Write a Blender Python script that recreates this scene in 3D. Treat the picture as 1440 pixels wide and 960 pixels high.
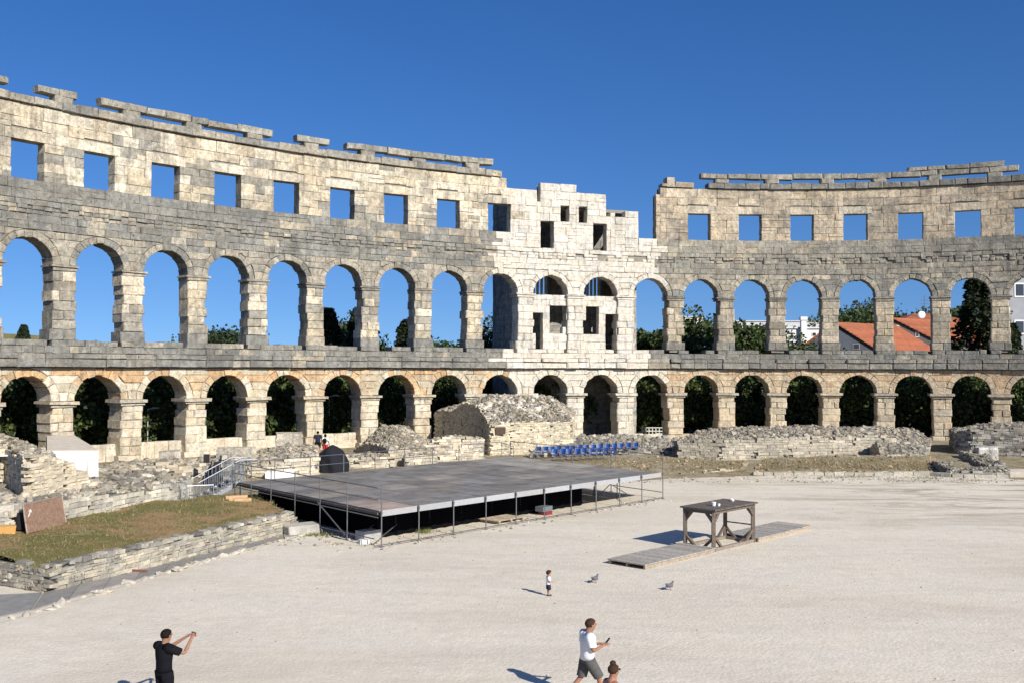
import bpy, math, random
import numpy as np
from mathutils import Matrix, Vector

for o in list(bpy.data.objects):
    bpy.data.objects.remove(o, do_unlink=True)
SC = bpy.context.scene
COL = SC.collection
random.seed(7)
RNG = np.random.default_rng(11)
U = random.uniform

# ------------------------------------------------------------------ camera, sky, sun, exposure
FPX, HC, PIT, ROLL = 1429.9, 7.4, 0.0262964, 0.0026424
cam_d = bpy.data.cameras.new('camera')
cam = bpy.data.objects.new('camera', cam_d)
COL.objects.link(cam)
cam_d.sensor_width = 36.0
cam_d.lens = 36.0 * FPX / 1440.0
cam_d.clip_start = 0.3
cam_d.clip_end = 9000
cam.matrix_world = (Matrix.Translation((0, 0, HC)) @ Matrix.Rotation(math.pi/2 + PIT, 4, 'X')
                    @ Matrix.Rotation(ROLL, 4, 'Z'))
SC.camera = cam

SUN_EL = math.radians(31.5)
SUN_AZ = math.radians(-51.5)                     # direction to the sun, from +X
sdir = Vector((math.cos(SUN_AZ)*math.cos(SUN_EL), math.sin(SUN_AZ)*math.cos(SUN_EL), math.sin(SUN_EL)))
world = bpy.data.worlds.new('World')
SC.world = world
world.use_nodes = True
wn = world.node_tree
wn.nodes.clear()
sky = wn.nodes.new('ShaderNodeTexSky')
sky.sky_type = 'NISHITA'
sky.sun_disc = False
sky.sun_elevation = SUN_EL
sky.sun_rotation = math.atan2(sdir.x, sdir.y)
sky.altitude = 0
sky.air_density = 1.0
sky.dust_density = 0.5
sky.ozone_density = 4.0
bg = wn.nodes.new('ShaderNodeBackground')
bg.inputs['Strength'].default_value = 0.082
wo = wn.nodes.new('ShaderNodeOutputWorld')
wtc = wn.nodes.new('ShaderNodeTexCoord')
wadd = wn.nodes.new('ShaderNodeVectorMath'); wadd.operation = 'ADD'
wadd.inputs[1].default_value = (0, 0, 0.12)      # clear, haze-free air down to the horizon all round
wnm = wn.nodes.new('ShaderNodeVectorMath'); wnm.operation = 'NORMALIZE'
whs = wn.nodes.new('ShaderNodeHueSaturation'); whs.inputs['Saturation'].default_value = 1.28; whs.inputs['Hue'].default_value = 0.512; whs.inputs['Value'].default_value = 1.14
wn.links.new(wtc.outputs['Generated'], wadd.inputs[0]); wn.links.new(wadd.outputs[0], wnm.inputs[0])
wn.links.new(wnm.outputs[0], sky.inputs[0]); wn.links.new(sky.outputs[0], whs.inputs['Color'])
wn.links.new(whs.outputs[0], bg.inputs[0])
wn.links.new(bg.outputs[0], wo.inputs[0])

sun_d = bpy.data.lights.new('sun', 'SUN')
sun_d.energy = 5.0
sun_d.angle = math.radians(0.5)
sun_d.color = (1.0, 0.945, 0.86)
sun = bpy.data.objects.new('sun', sun_d)
COL.objects.link(sun)
sun.rotation_euler = sdir.to_track_quat('Z', 'Y').to_euler()
sun.location = (40, -50, 60)

SC.view_settings.view_transform = 'Standard'
SC.view_settings.look = 'None'
SC.view_settings.exposure = 0.42
SC.view_settings.gamma = 1.0
SC.view_settings.use_curve_mapping = False

# ------------------------------------------------------------------ photo pixel -> direction -> point
def ray(x, y):
    u, w = x - 720.0, y - 480.0
    c, s = math.cos(ROLL), math.sin(ROLL)
    u, w = c*u + s*w, -s*u + c*w
    v = -w / FPX
    return (u/FPX, math.cos(PIT) - v*math.sin(PIT), math.sin(PIT) + v*math.cos(PIT))
def g(x, y, z=0.0):                       # point where the ray meets height z
    d = ray(x, y); t = (z - HC)/d[2]
    return (d[0]*t, d[1]*t)
def at(x, y, Y):                          # point of the ray at depth Y
    d = ray(x, y); t = Y/d[1]
    return (d[0]*t, Y, HC + d[2]*t)
def zat(y, Y, x=720):
    return at(x, y, Y)[2]

# ------------------------------------------------------------------ mesh helpers
class MB:
    """collects faces; every face keeps the colour of its piece"""
    def __init__(self):
        self.v, self.f, self.c = [], [], []
        self.arr = []
    def add(self, verts, faces, col=(1, 1, 1)):
        o = len(self.v)
        self.v.extend(verts)
        self.f.extend([[i+o for i in f] for f in faces])
        self.c.extend([col]*len(verts))
    def addnp(self, V, F, C):             # V (n,k,3)  F (m,q)  C (n,3)
        self.arr.append((V, F, C))
    def build(self, name, mat, parent=None, smooth=False):
        V = [np.array(self.v, dtype=np.float32).reshape(-1, 3)]
        C = [np.array(self.c, dtype=np.float32).reshape(-1, 3)]
        loops = [np.array([i for f in self.f for i in f], dtype=np.int32)]
        tot = [np.array([len(f) for f in self.f], dtype=np.int32)]
        off = len(self.v)
        for (Vn, F, Cn) in self.arr:
            n, k = Vn.shape[:2]
            V.append(Vn.reshape(-1, 3).astype(np.float32))
            C.append(np.repeat(Cn, k, axis=0).astype(np.float32))
            L = (F[None] + (np.arange(n)*k)[:, None, None] + off).reshape(-1)
            loops.append(L.astype(np.int32))
            tot.append(np.full(n*F.shape[0], F.shape[1], dtype=np.int32))
            off += n*k
        V = np.concatenate(V); C = np.concatenate(C); loops = np.concatenate(loops); tot = np.concatenate(tot)
        me = bpy.data.meshes.new(name)
        me.vertices.add(len(V)); me.vertices.foreach_set('co', V.ravel())
        me.loops.add(len(loops)); me.loops.foreach_set('vertex_index', loops)
        me.polygons.add(len(tot))
        st = np.concatenate([[0], np.cumsum(tot)[:-1]]).astype(np.int32)
        me.polygons.foreach_set('loop_start', st)
        me.polygons.foreach_set('loop_total', tot)
        me.polygons.foreach_set('use_smooth', np.full(len(tot), smooth, dtype=bool))
        at_ = me.attributes.new('Col', 'FLOAT_COLOR', 'POINT')
        at_.data.foreach_set('color', np.concatenate([C, np.ones((len(C), 1), np.float32)], 1).ravel())
        me.update(calc_edges=True)
        me.validate()
        me.materials.append(MATS[mat] if isinstance(mat, str) else mat)
        o = bpy.data.objects.new(name, me)
        COL.objects.link(o)
        if parent is not None:
            par(o, parent)
        return o

def par(o, p):
    o.parent = p
    o.matrix_parent_inverse = world_of(p).inverted()
def world_of(p):
    m = Matrix.LocRotScale(p.location, p.rotation_euler, p.scale)
    if p.parent is not None:
        return world_of(p.parent) @ p.matrix_parent_inverse @ m
    return m
def empty(name, loc, label=None, cat=None, group=None, rz=0.0):
    o = bpy.data.objects.new(name, None)
    o.empty_display_size = 0.3
    o.location = loc
    o.rotation_euler = (0, 0, rz)
    COL.objects.link(o)
    if label: tag(o, label, cat, group)
    return o
def tag(o, label=None, cat=None, group=None, kind=None):
    if label: o['label'] = label
    if cat: o['category'] = cat
    if group: o['group'] = group
    if kind: o['kind'] = kind
    return o
def copy_tree(o, parent=None):
    c = o.copy(); COL.objects.link(c)
    if parent is not None:
        c.parent = parent
    for ch in o.children:
        copy_tree(ch, c)
    return c

BOXF = [(0, 3, 2, 1), (4, 5, 6, 7), (0, 1, 5, 4), (1, 2, 6, 5), (2, 3, 7, 6), (3, 0, 4, 7)]
def box_v(c, s, rz=0.0, rx=0.0, ry=0.0):
    M = Matrix.Translation(c) @ Matrix.Rotation(rz, 4, 'Z') @ Matrix.Rotation(ry, 4, 'Y') @ Matrix.Rotation(rx, 4, 'X')
    return [tuple(M @ Vector((sx*s[0]/2, sy*s[1]/2, sz*s[2]/2)))
            for sz in (-1, 1) for sx, sy in ((-1, -1), (1, -1), (1, 1), (-1, 1))]
def bx(mb, c, s, rz=0.0, col=(1, 1, 1), rx=0.0, ry=0.0):
    mb.add(box_v(c, s, rz, rx, ry), BOXF, col)
def tube(mb, p, q, r, n=8, col=(1, 1, 1), r2=None):
    p, q = Vector(p), Vector(q)
    d = (q-p).normalized()
    a = d.orthogonal().normalized(); b = d.cross(a)
    r2 = r if r2 is None else r2
    v = []
    for P, R in ((p, r), (q, r2)):
        for i in range(n):
            t = 2*math.pi*i/n
            v.append(tuple(P + a*math.cos(t)*R + b*math.sin(t)*R))
    f = [(i, (i+1) % n, n+(i+1) % n, n+i) for i in range(n)]
    f.append(tuple(range(n))[::-1]); f.append(tuple(range(n, 2*n)))
    mb.add(v, f, col)
def beam(mb, p, q, w, h, col=(1, 1, 1)):      # square timber from p to q
    p, q = Vector(p), Vector(q)
    d = (q-p).normalized()
    up = Vector((0, 0, 1)) if abs(d.z) < 0.95 else Vector((0, 1, 0))
    a = d.cross(up).normalized(); b = a.cross(d).normalized()
    v = [tuple(P + a*sa*w/2 + b*sb*h/2) for P in (p, q) for sa, sb in ((-1, -1), (1, -1), (1, 1), (-1, 1))]
    mb.add(v, [(0, 1, 2, 3), (7, 6, 5, 4), (0, 4, 5, 1), (1, 5, 6, 2), (2, 6, 7, 3), (3, 7, 4, 0)], col)

# ------------------------------------------------------------------ materials
MATS = {}
class NT:
    def __init__(self, name):
        m = bpy.data.materials.new(name); m.use_nodes = True
        self.m = m; self.t = m.node_tree
        self.b = self.t.nodes['Principled BSDF']
        MATS[name] = m
    def n(self, kind, **kw):
        x = self.t.nodes.new('ShaderNode'+kind)
        for k, v in kw.items():
            if k.startswith('i_'):
                key = k[2:]
                x.inputs[int(key) if key.isdigit() else key].default_value = v
            else:
                setattr(x, k, v)
        return x
    def l(self, a, b): self.t.links.new(a, b)
    def coord(self, scale=(1, 1, 1)):
        tc = self.n('TexCoord'); mp = self.n('Mapping')
        mp.inputs['Scale'].default_value = scale
        self.l(tc.outputs['Object'], mp.inputs[0])
        return mp.outputs[0]
    def noise(self, co, scale, detail=6, rough=0.6, dist=0.0):
        x = self.n('TexNoise')
        x.inputs['Scale'].default_value = scale
        x.inputs['Detail'].default_value = detail
        x.inputs['Roughness'].default_value = rough
        x.inputs['Distortion'].default_value = dist
        self.l(co, x.inputs['Vector'])
        return x.outputs['Fac']
    def ramp(self, fac, a, b, va=0.0, vb=1.0):
        r = self.n('MapRange', clamp=True)
        r.inputs[1].default_value = a; r.inputs[2].default_value = b
        r.inputs[3].default_value = va; r.inputs[4].default_value = vb
        self.l(fac, r.inputs[0])
        return r.outputs[0]
    def mul(self, a, b):
        x = self.n('Math', operation='MULTIPLY')
        self.l(a, x.inputs[0])
        if isinstance(b, (int, float)): x.inputs[1].default_value = b
        else: self.l(b, x.inputs[1])
        return x.outputs[0]
    def addm(self, a, b):
        x = self.n('Math', operation='ADD')
        self.l(a, x.inputs[0])
        if isinstance(b, (int, float)): x.inputs[1].default_value = b
        else: self.l(b, x.inputs[1])
        return x.outputs[0]
    def mix(self, fac, a, b, mode='MIX'):
        x = self.n('Mix', data_type='RGBA', blend_type=mode)
        if isinstance(fac, (int, float)): x.inputs[0].default_value = fac
        else: self.l(fac, x.inputs[0])
        for k, v in ((6, a), (7, b)):
            if isinstance(v, tuple): x.inputs[k].default_value = (*v, 1)
            else: self.l(v, x.inputs[k])
        return x.outputs[2]
    def bump(self, h, strength=0.5, dist=0.05):
        x = self.n('Bump')
        x.inputs['Strength'].default_value = strength
        x.inputs['Distance'].default_value = dist
        self.l(h, x.inputs['Height'])
        self.l(x.outputs[0], self.b.inputs['Normal'])
    def fin(self, col, rough=0.9, spec=0.25, metal=0.0):
        if isinstance(col, tuple): self.b.inputs['Base Color'].default_value = (*col, 1)
        else: self.l(col, self.b.inputs['Base Color'])
        self.b.inputs['Roughness'].default_value = rough
        self.b.inputs['Specular IOR Level'].default_value = spec
        self.b.inputs['Metallic'].default_value = metal
        return self.m
    def attr(self, name='Col'):
        a = self.n('Attribute', attribute_name=name); return a.outputs['Color']
    def val(self, fac):                    # grey colour from a value
        c = self.n('CombineColor')
        for i in range(3): self.l(fac, c.inputs[i])
        return c.outputs[0]

def stone_mat(name, patina=0.5, streak=0.35, fine=0.75, bump=0.6, dark=(0.105, 0.103, 0.095)):
    t = NT(name)
    co = t.coord()
    c = t.attr()
    v1 = t.noise(co, 2.6, 8, 0.68)
    v2 = t.noise(co, 11.0, 6, 0.7)
    b = t.addm(t.mul(t.ramp(v1, 0.34, 0.66, 0.42, 1.50), 0.55), t.mul(t.ramp(v2, 0.34, 0.66, 0.5, 1.45), 0.45))
    c = t.mix(fine, c, t.mix(1.0, c, t.val(b), 'MULTIPLY'))
    p = t.noise(co, 0.42, 9, 0.72, 0.4)
    c = t.mix(t.mul(t.ramp(p, 0.47, 0.64), patina), c, dark)
    p2 = t.noise(co, 1.7, 9, 0.75, 0.6)
    c = t.mix(t.mul(t.ramp(p2, 0.53, 0.66), patina*0.8), c, dark)
    s = t.noise(t.coord((2.4, 2.4, 0.22)), 1.0, 8, 0.7)
    c = t.mix(t.mul(t.ramp(s, 0.5, 0.66), streak), c, (0.09, 0.085, 0.075))
    pits = t.noise(co, 4.5, 5, 0.7, 1.0)
    c = t.mix(t.mul(t.ramp(pits, 0.40, 0.31), 0.8), c, (0.05, 0.046, 0.04))
    t.bump(t.addm(t.mul(v1, 1.0), t.addm(t.mul(v2, 0.5), t.mul(t.ramp(pits, 0.36, 0.25), -0.6))), bump, 0.12)
    return t.fin(c, 0.93, 0.15)
stone_mat('ashlar', 0.62, 0.5, 1.0, 0.9)
stone_mat('ashlar_restored', 0.26, 0.34, 0.7, 0.8, (.25, .235, .205))
stone_mat('ashlar_buff', 0.34, 0.40, 0.85, 0.9, (.22, .165, .10))
stone_mat('rubble', 0.30, 0.12, 0.45, 0.5)
stone_mat('mortar', 0.45, 0.2, 0.6, 0.7)

def build_mats():
    # gravel
    t = NT('gravel'); co = t.coord()
    a = t.noise(co, 0.35, 6, 0.6); b = t.noise(co, 14, 8, 0.75); c2 = t.noise(co, 2.2, 7, 0.65)
    c = t.mix(t.ramp(a, 0.4, 0.6), (0.65, 0.59, 0.475), (0.625, 0.575, 0.475))
    c = t.mix(0.55, c, t.mix(1.0, c, t.val(t.ramp(b, 0.3, 0.7, 0.62, 1.32)), 'MULTIPLY'))
    c = t.mix(0.5, c, t.mix(1.0, c, t.val(t.ramp(c2, 0.34, 0.66, 0.84, 1.1)), 'MULTIPLY'))
    peb = t.n('TexVoronoi'); peb.inputs['Scale'].default_value = 9.0; t.l(co, peb.inputs['Vector'])
    c = t.mix(t.mul(t.ramp(peb.outputs['Distance'], 0.16, 0.06), 0.30), c, (0.26, 0.235, 0.19))
    big = t.noise(t.coord((.6, 1.0, 1)), 0.085, 5, 0.6, 0.8)
    c = t.mix(t.mul(t.ramp(big, 0.48, 0.62), 0.45), c, (0.50, 0.435, 0.335))
    # damp / dirt streaks, elongated along the ground, stronger towards the right end of the floor
    m2 = t.n('Mapping'); m2.inputs['Rotation'].default_value = (0, 0, math.radians(-8))
    m2.inputs['Scale'].default_value = (0.16, 0.55, 1)
    tc = t.n('TexCoord'); t.l(tc.outputs['Object'], m2.inputs[0])
    st = t.noise(m2.outputs[0], 1.0, 8, 0.72, 0.7)
    sep = t.n('SeparateXYZ'); t.l(tc.outputs['Object'], sep.inputs[0])
    w = t.mul(t.ramp(sep.outputs[0], 8, 26), t.ramp(sep.outputs[1], 40, 58))
    c = t.mix(t.mul(t.ramp(st, 0.47, 0.62), t.addm(t.mul(w, 0.62), 0.13)), c, (0.22, 0.175, 0.12))
    t.bump(t.addm(b, t.mul(peb.outputs['Distance'], 0.7)), 0.45, 0.03)
    t.fin(c, 0.95, 0.15)
    # dry soil with grass
    t = NT('soil'); co = t.coord()
    a = t.noise(co, 0.5, 8, 0.7); b = t.noise(co, 9, 8, 0.7); d = t.noise(co, 2.0, 8, 0.7)
    c = t.mix(t.ramp(a, 0.35, 0.62), (0.33, 0.29, 0.21), (0.23, 0.18, 0.105))
    c = t.mix(t.ramp(d, 0.5, 0.66), c, (0.13, 0.125, 0.05))
    c = t.mix(0.6, c, t.mix(1.0, c, t.val(t.ramp(b, 0.3, 0.7, 0.5, 1.45)), 'MULTIPLY'))
    t.bump(t.addm(b, d), 0.7, 0.08)
    t.fin(c, 0.97, 0.1)
    t = NT('terrain'); co = t.coord()
    a = t.noise(co, 0.03, 6); b = t.noise(co, 0.7, 8, 0.7)
    c = t.mix(t.ramp(a, 0.35, 0.65), (0.10, 0.105, 0.04), (0.17, 0.14, 0.08))
    c = t.mix(0.6, c, t.mix(1.0, c, t.val(t.ramp(b, 0.3, 0.7, 0.6, 1.4)), 'MULTIPLY'))
    t.fin(c, 0.97, 0.1)
    t = NT('turf'); co = t.coord()
    a = t.noise(co, 0.28, 7, 0.65, 0.5); b = t.noise(co, 13, 8, 0.75); d = t.noise(co, 1.3, 7, 0.7)
    c = t.mix(t.ramp(a, 0.44, 0.56), (0.165, 0.148, 0.055), (0.30, 0.20, 0.10))
    e_ = t.noise(co, 0.8, 8, 0.7, 0.6)
    c = t.mix(t.mul(t.ramp(e_, 0.56, 0.66), 0.8), c, (0.33, 0.265, 0.17))
    c = t.mix(t.ramp(d, 0.50, 0.72), c, (0.12, 0.125, 0.04))
    c = t.mix(0.65, c, t.mix(1.0, c, t.val(t.ramp(b, 0.3, 0.7, 0.45, 1.5)), 'MULTIPLY'))
    t.bump(b, 0.9, 0.06)
    t.fin(c, 0.97, 0.1)
    # generic attribute paint with wear
    def worn(name, rough, spec, metal=0.0, amt=0.35, sc=6.0, bump=0.0):
        t = NT(name); co = t.coord(); c = t.attr()
        n_ = t.noise(co, sc, 8, 0.7)
        c = t.mix(amt, c, t.mix(1.0, c, t.val(t.ramp(n_, 0.3, 0.7, 0.45, 1.45)), 'MULTIPLY'))
        if bump: t.bump(n_, bump, 0.02)
        t.fin(c, rough, spec, metal)
    worn('deck', 0.65, 0.3, 0, 0.85, 0.8)
    worn('timber', 0.85, 0.2, 0, 0.75, 9.0, 0.4)
    worn('steel', 0.42, 0.5, 0.75, 0.35, 5.0)
    worn('paint', 0.6, 0.3, 0, 0.2, 5.0)
    worn('plastic', 0.4, 0.45, 0, 0.15, 8.0)
    worn('cloth', 0.95, 0.1, 0, 0.22, 14.0, 0.15)
    worn('skin', 0.6, 0.35, 0, 0.12, 20.0)
    worn('hair', 0.7, 0.3, 0, 0.4, 30.0, 0.3)
    worn('plaster', 0.9, 0.2, 0, 0.3, 0.8)
    worn('bark', 0.95, 0.1, 0, 0.6, 6.0, 0.6)
    worn('concrete', 0.9, 0.2, 0, 0.4, 2.5, 0.2)
    t = NT('rooftile'); co = t.coord(); c = t.attr()
    n_ = t.noise(co, 1.2, 8, 0.7)
    c = t.mix(0.6, c, t.mix(1.0, c, t.val(t.ramp(n_, 0.3, 0.7, 0.6, 1.35)), 'MULTIPLY'))
    t.fin(c, 0.85, 0.2)
    t = NT('glass'); t.fin((0.03, 0.04, 0.05), 0.08, 0.6)
    # foliage
    t = NT('leaf'); c = t.attr()
    tr = t.n('BsdfTranslucent'); t.l(c, tr.inputs['Color'])
    mx = t.n('MixShader'); mx.inputs[0].default_value = 0.22
    out = t.t.nodes['Material Output']
    t.l(t.b.outputs[0], mx.inputs[1]); t.l(tr.outputs[0], mx.inputs[2]); t.l(mx.outputs[0], out.inputs[0])
    t.fin(c, 0.6, 0.25)
build_mats()

# ------------------------------------------------------------------ ellipse of the amphitheatre
EC, EROT, EA, EB, PITCH = (11.310, 39.339), 0.82071, 66.515, 51.713, 5.0899
_t = np.linspace(1.6554194 + 1.3, 1.6554194 - 3.2, 9001)
def ell(t, a=EA, b=EB):
    c, s = math.cos(EROT), math.sin(EROT)
    x, y = a*np.cos(t), b*np.sin(t)
    return EC[0]+c*x-s*y, EC[1]+s*x+c*y
_ex, _ey = ell(_t)
_es = np.concatenate([[0], np.cumsum(np.hypot(np.diff(_ex), np.diff(_ey)))])
_es = _es - np.interp(0, -(_t-1.6554194), _es) + PITCH
_nx, _ny = np.cos(_t)/EA, np.sin(_t)/EB
_nl = np.hypot(_nx, _ny); _nx, _ny = _nx/_nl, _ny/_nl
_c, _s = math.cos(EROT), math.sin(EROT)
_nx, _ny = _c*_nx-_s*_ny, _s*_nx+_c*_ny
def W(s, z, d):                    # arc length (bay b starts at PITCH*b), height, distance behind the face
    x = np.interp(s, _es, _ex); y = np.interp(s, _es, _ey)
    nx = np.interp(s, _es, _nx); ny = np.interp(s, _es, _ny)
    return (float(x+nx*d), float(y+ny*d), float(z))
B0, B1 = -3, 22                    # bays built

# ------------------------------------------------------------------ ground
def sheet(name, ring_pts, z, mat, kind='structure'):
    mb = MB()
    n = len(ring_pts)
    cx = sum(p[0] for p in ring_pts)/n; cy = sum(p[1] for p in ring_pts)/n
    v = [(p[0], p[1], z) for p in ring_pts] + [(cx, cy, z)]
    mb.add(v, [(i, (i+1) % n, n) for i in range(n)])
    o = mb.build(name, mat); tag(o, kind=kind)
    return o
sheet('terrain', [(4500*math.cos(a), 4500*math.sin(a)) for a in np.linspace(0, 2*math.pi, 65)[:-1]], -0.25, 'terrain')
TT = np.linspace(0, 2*math.pi, 161)[:-1]
sheet('arena_floor', [tuple(map(float, ell(t, 39.0, 26.0))) for t in TT], 0.0, 'gravel')
def cavea_z(k):                    # height of the ground between arena edge (k=0) and outer wall (k=1)
    return 0.10 + 0.55*min(1, max(0, k)*1.6)
mb = MB()
ks = np.linspace(0, 1.12, 9)
for k in ks:
    for t in TT:
        x, y = ell(t, 36.6+(EA-36.6)*k, 23.6+(EB-23.6)*k)
        z = cavea_z(k) if k > 0 else -0.08
        mb.v.append((float(x), float(y), z + (U(-.05, .05) if 0 < k < .9 else 0)))
n = len(TT)
for j in range(len(ks)-1):
    for i in range(n):
        mb.f.append([j*n+i, j*n+(i+1) % n, (j+1)*n+(i+1) % n, (j+1)*n+i])
mb.c = [(1, 1, 1)]*len(mb.v)
tag(mb.build('cavea_ground', 'soil', smooth=True), kind='structure')
# far ridge behind the town and the sea side
mb = MB()
pts = []
for i in range(61):
    a = math.radians(60 + i*1.6)
    r = 2600
    h = (86 if i > 33 else 30) + 8*math.sin(i*.33) + 4*math.sin(i*.9+1)
    pts.append((r*math.cos(a), r*math.sin(a), h))
v = [(p[0], p[1], -.3) for p in pts] + pts + [(p[0]*1.25, p[1]*1.25, -.3) for p in pts]
m = len(pts)
mb.add(v, [(i, i+1, m+i+1, m+i) for i in range(m-1)] + [(m+i, m+i+1, 2*m+i+1, 2*m+i) for i in range(m-1)])
tag(mb.build('hills', 'terrain'), kind='structure')

# ------------------------------------------------------------------ the amphitheatre wall, stone by stone
CREAM, GREY, OCHRE, WHITE = (.55, .475, .345), (.255, .246, .214), (.58, .405, .235), (.61, .575, .505)
PALE = (.63, .56, .43)
DARKG = (.19, .185, .165)
def lerp(a, b, t): return tuple(a[i]+(b[i]-a[i])*t for i in range(3))
def jit(c, k=0.10):
    f = 1+U(-k, k); w = U(-.035, .035)
    return (c[0]*f*(1+w), c[1]*f, c[2]*f*(1-w))
def white_zone(b, z):
    e = 0.12*math.sin(z*2.1)+0.06*math.sin(z*5.3)
    if z > 19.6: lo, hi = 8.56+e, 11.44
    elif z > 9.2: lo, hi = 8.2+e*.8, 11.5+e*.8
    elif z > 7.3: lo, hi = 8.35+e, 11.4+e
    else: lo, hi = 8.45+e, 11.62+e
    return lo < b < hi
_ph = [(U(.3, 2.2), U(.25, 1.4), U(0, 6.3), U(0, 6.3)) for _ in range(7)]
def patch(b, z):                   # smooth field 0..1 over the wall, so that neighbours weather alike
    v = sum(math.sin(a*b*PITCH*.5+p)*math.sin(c*z+q) for a, c, p, q in _ph)/2.6
    return min(1, max(0, .5+.42*v))
def col_at(b, z):
    r = min(.999, max(0, .62*patch(b, z)+.38*random.random()))
    if white_zone(b, z):
        c = lerp(WHITE, PALE, .75*r*r) if z > 7.3 else lerp(WHITE, PALE, .35+.5*r)
        if r < .07 and z > 7.3: c = lerp(WHITE, GREY, .4)
        return jit(c, .08)
    right = b > 11.3
    if z > 19.9:
        c = CREAM if r < (.50 if not right else .62) else (PALE if r < .66 else lerp(CREAM, GREY, .75))
        if right: c = lerp(c, (.47, .38, .275), .55)
    elif z > 16.4:
        c = GREY if r < .66 else (lerp(GREY, CREAM, .6) if r < .93 else DARKG)
        if right: c = lerp(c, (.33, .30, .24), .5)
    elif z > 14.2:
        c = lerp(GREY, CREAM, .42) if r < .6 else (GREY if r < .8 else lerp(CREAM, GREY, .3))
    elif z > 9.9:
        c = CREAM if r < .42 else (PALE if r < .6 else lerp(CREAM, GREY, .7))
        if right: c = lerp(c, (.40, .34, .25), .55)
    elif z > 7.35:
        c = GREY if r < .65 else (lerp(GREY, CREAM, .45) if r < .85 else DARKG)
        if right: c = lerp(c, DARKG, .25)
    elif z > 4.8:
        c = PALE if r < .40 else (CREAM if r < .62 else lerp(OCHRE, CREAM, U(0, .6)))
        if z > 6.5 and random.random() < .45: c = lerp(OCHRE, (.42, .25, .12), U(0, .5))
        if right: c = lerp(c, (.48, .37, .25), .55)
    else:
        c = CREAM if r < .5 else (PALE if r < .85 else lerp(CREAM, GREY, .55))
        if right: c = lerp(c, (.47, .385, .27), .5)
    return jit(c)

REC = []
def stone(kind, poly, proud=None, depth=.5, col=None, cham=.02, wob=.024):
    cs = sum(p[0] for p in poly)/len(poly); cz = sum(p[1] for p in poly)/len(poly)
    if col is None: col = col_at(cs/PITCH, cz)
    if proud is None: proud = U(-.03, .045)
    n = len(poly)
    outer = [(p[0]+U(-wob, wob), p[1]+U(-wob, wob)) for p in poly]
    inner = []
    ch = cham*U(.7, 1.6)
    for p in outer:
        dx, dz = cs-p[0], cz-p[1]; L = math.hypot(dx, dz)+1e-6
        k = min(.35, ch*1.5/L)
        inner.append((p[0]+dx*k, p[1]+dz*k))
    V = [W(s, z, -proud + U(-.012, .012)) for s, z in inner]
    V += [W(s, z, -proud + ch) for s, z in outer]
    V += [W(s, z, -proud + depth) for s, z in outer]
    F = [tuple(range(n))]
    for i in range(n):
        j = (i+1) % n
        F.append((n+i, n+j, j, i)); F.append((2*n+i, 2*n+j, n+j, n+i))
    s0 = min(p[0] for p in poly); s1 = max(p[0] for p in poly); z0 = min(p[1] for p in poly); z1 = max(p[1] for p in poly)
    c = W(cs, cz, 0)
    inview = -.5 < cs/PITCH < 18.6
    mat = 'ashlar_restored' if white_zone(cs/PITCH, cz) else ('ashlar_buff' if cz < 7.38 else 'ashlar')
    REC.append((kind, V, F, col, (s1-s0)*(z1-z0)/(c[1]**2) if inview else 0.0, mat))
def rect(kind, s0, s1, z0, z1, **k):
    gp = .004
    stone(kind, [(s0+gp, z0+gp), (s1-gp, z0+gp), (s1-gp, z1-gp), (s0+gp, z1-gp)], **k)
def split(s0, s1, mean):
    out = [s0]
    while True:
        w = mean*U(.6, 1.5)
        if out[-1]+w > s1-mean*.45: break
        out.append(out[-1]+w)
    out.append(s1)
    return list(zip(out[:-1], out[1:]))
def fill(kind, z0, z1, s0, s1, mean=1.15, **k):
    if s1-s0 < .05 or z1-z0 < .05: return
    for a, b in split(s0, s1, mean):
        if z1-z0 > .5 and random.random() < .16:      # now and then two thin stones in one course
            zm = z0+(z1-z0)*U(.4, .6)
            rect(kind, a, b, z0, zm, **k); rect(kind, a, b, zm, z1, **k)
        else:
            rect(kind, a, b, z0, z1+U(-.02, .02)*0, **k)
OPEN = 0.682                       # opening width in bays
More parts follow.
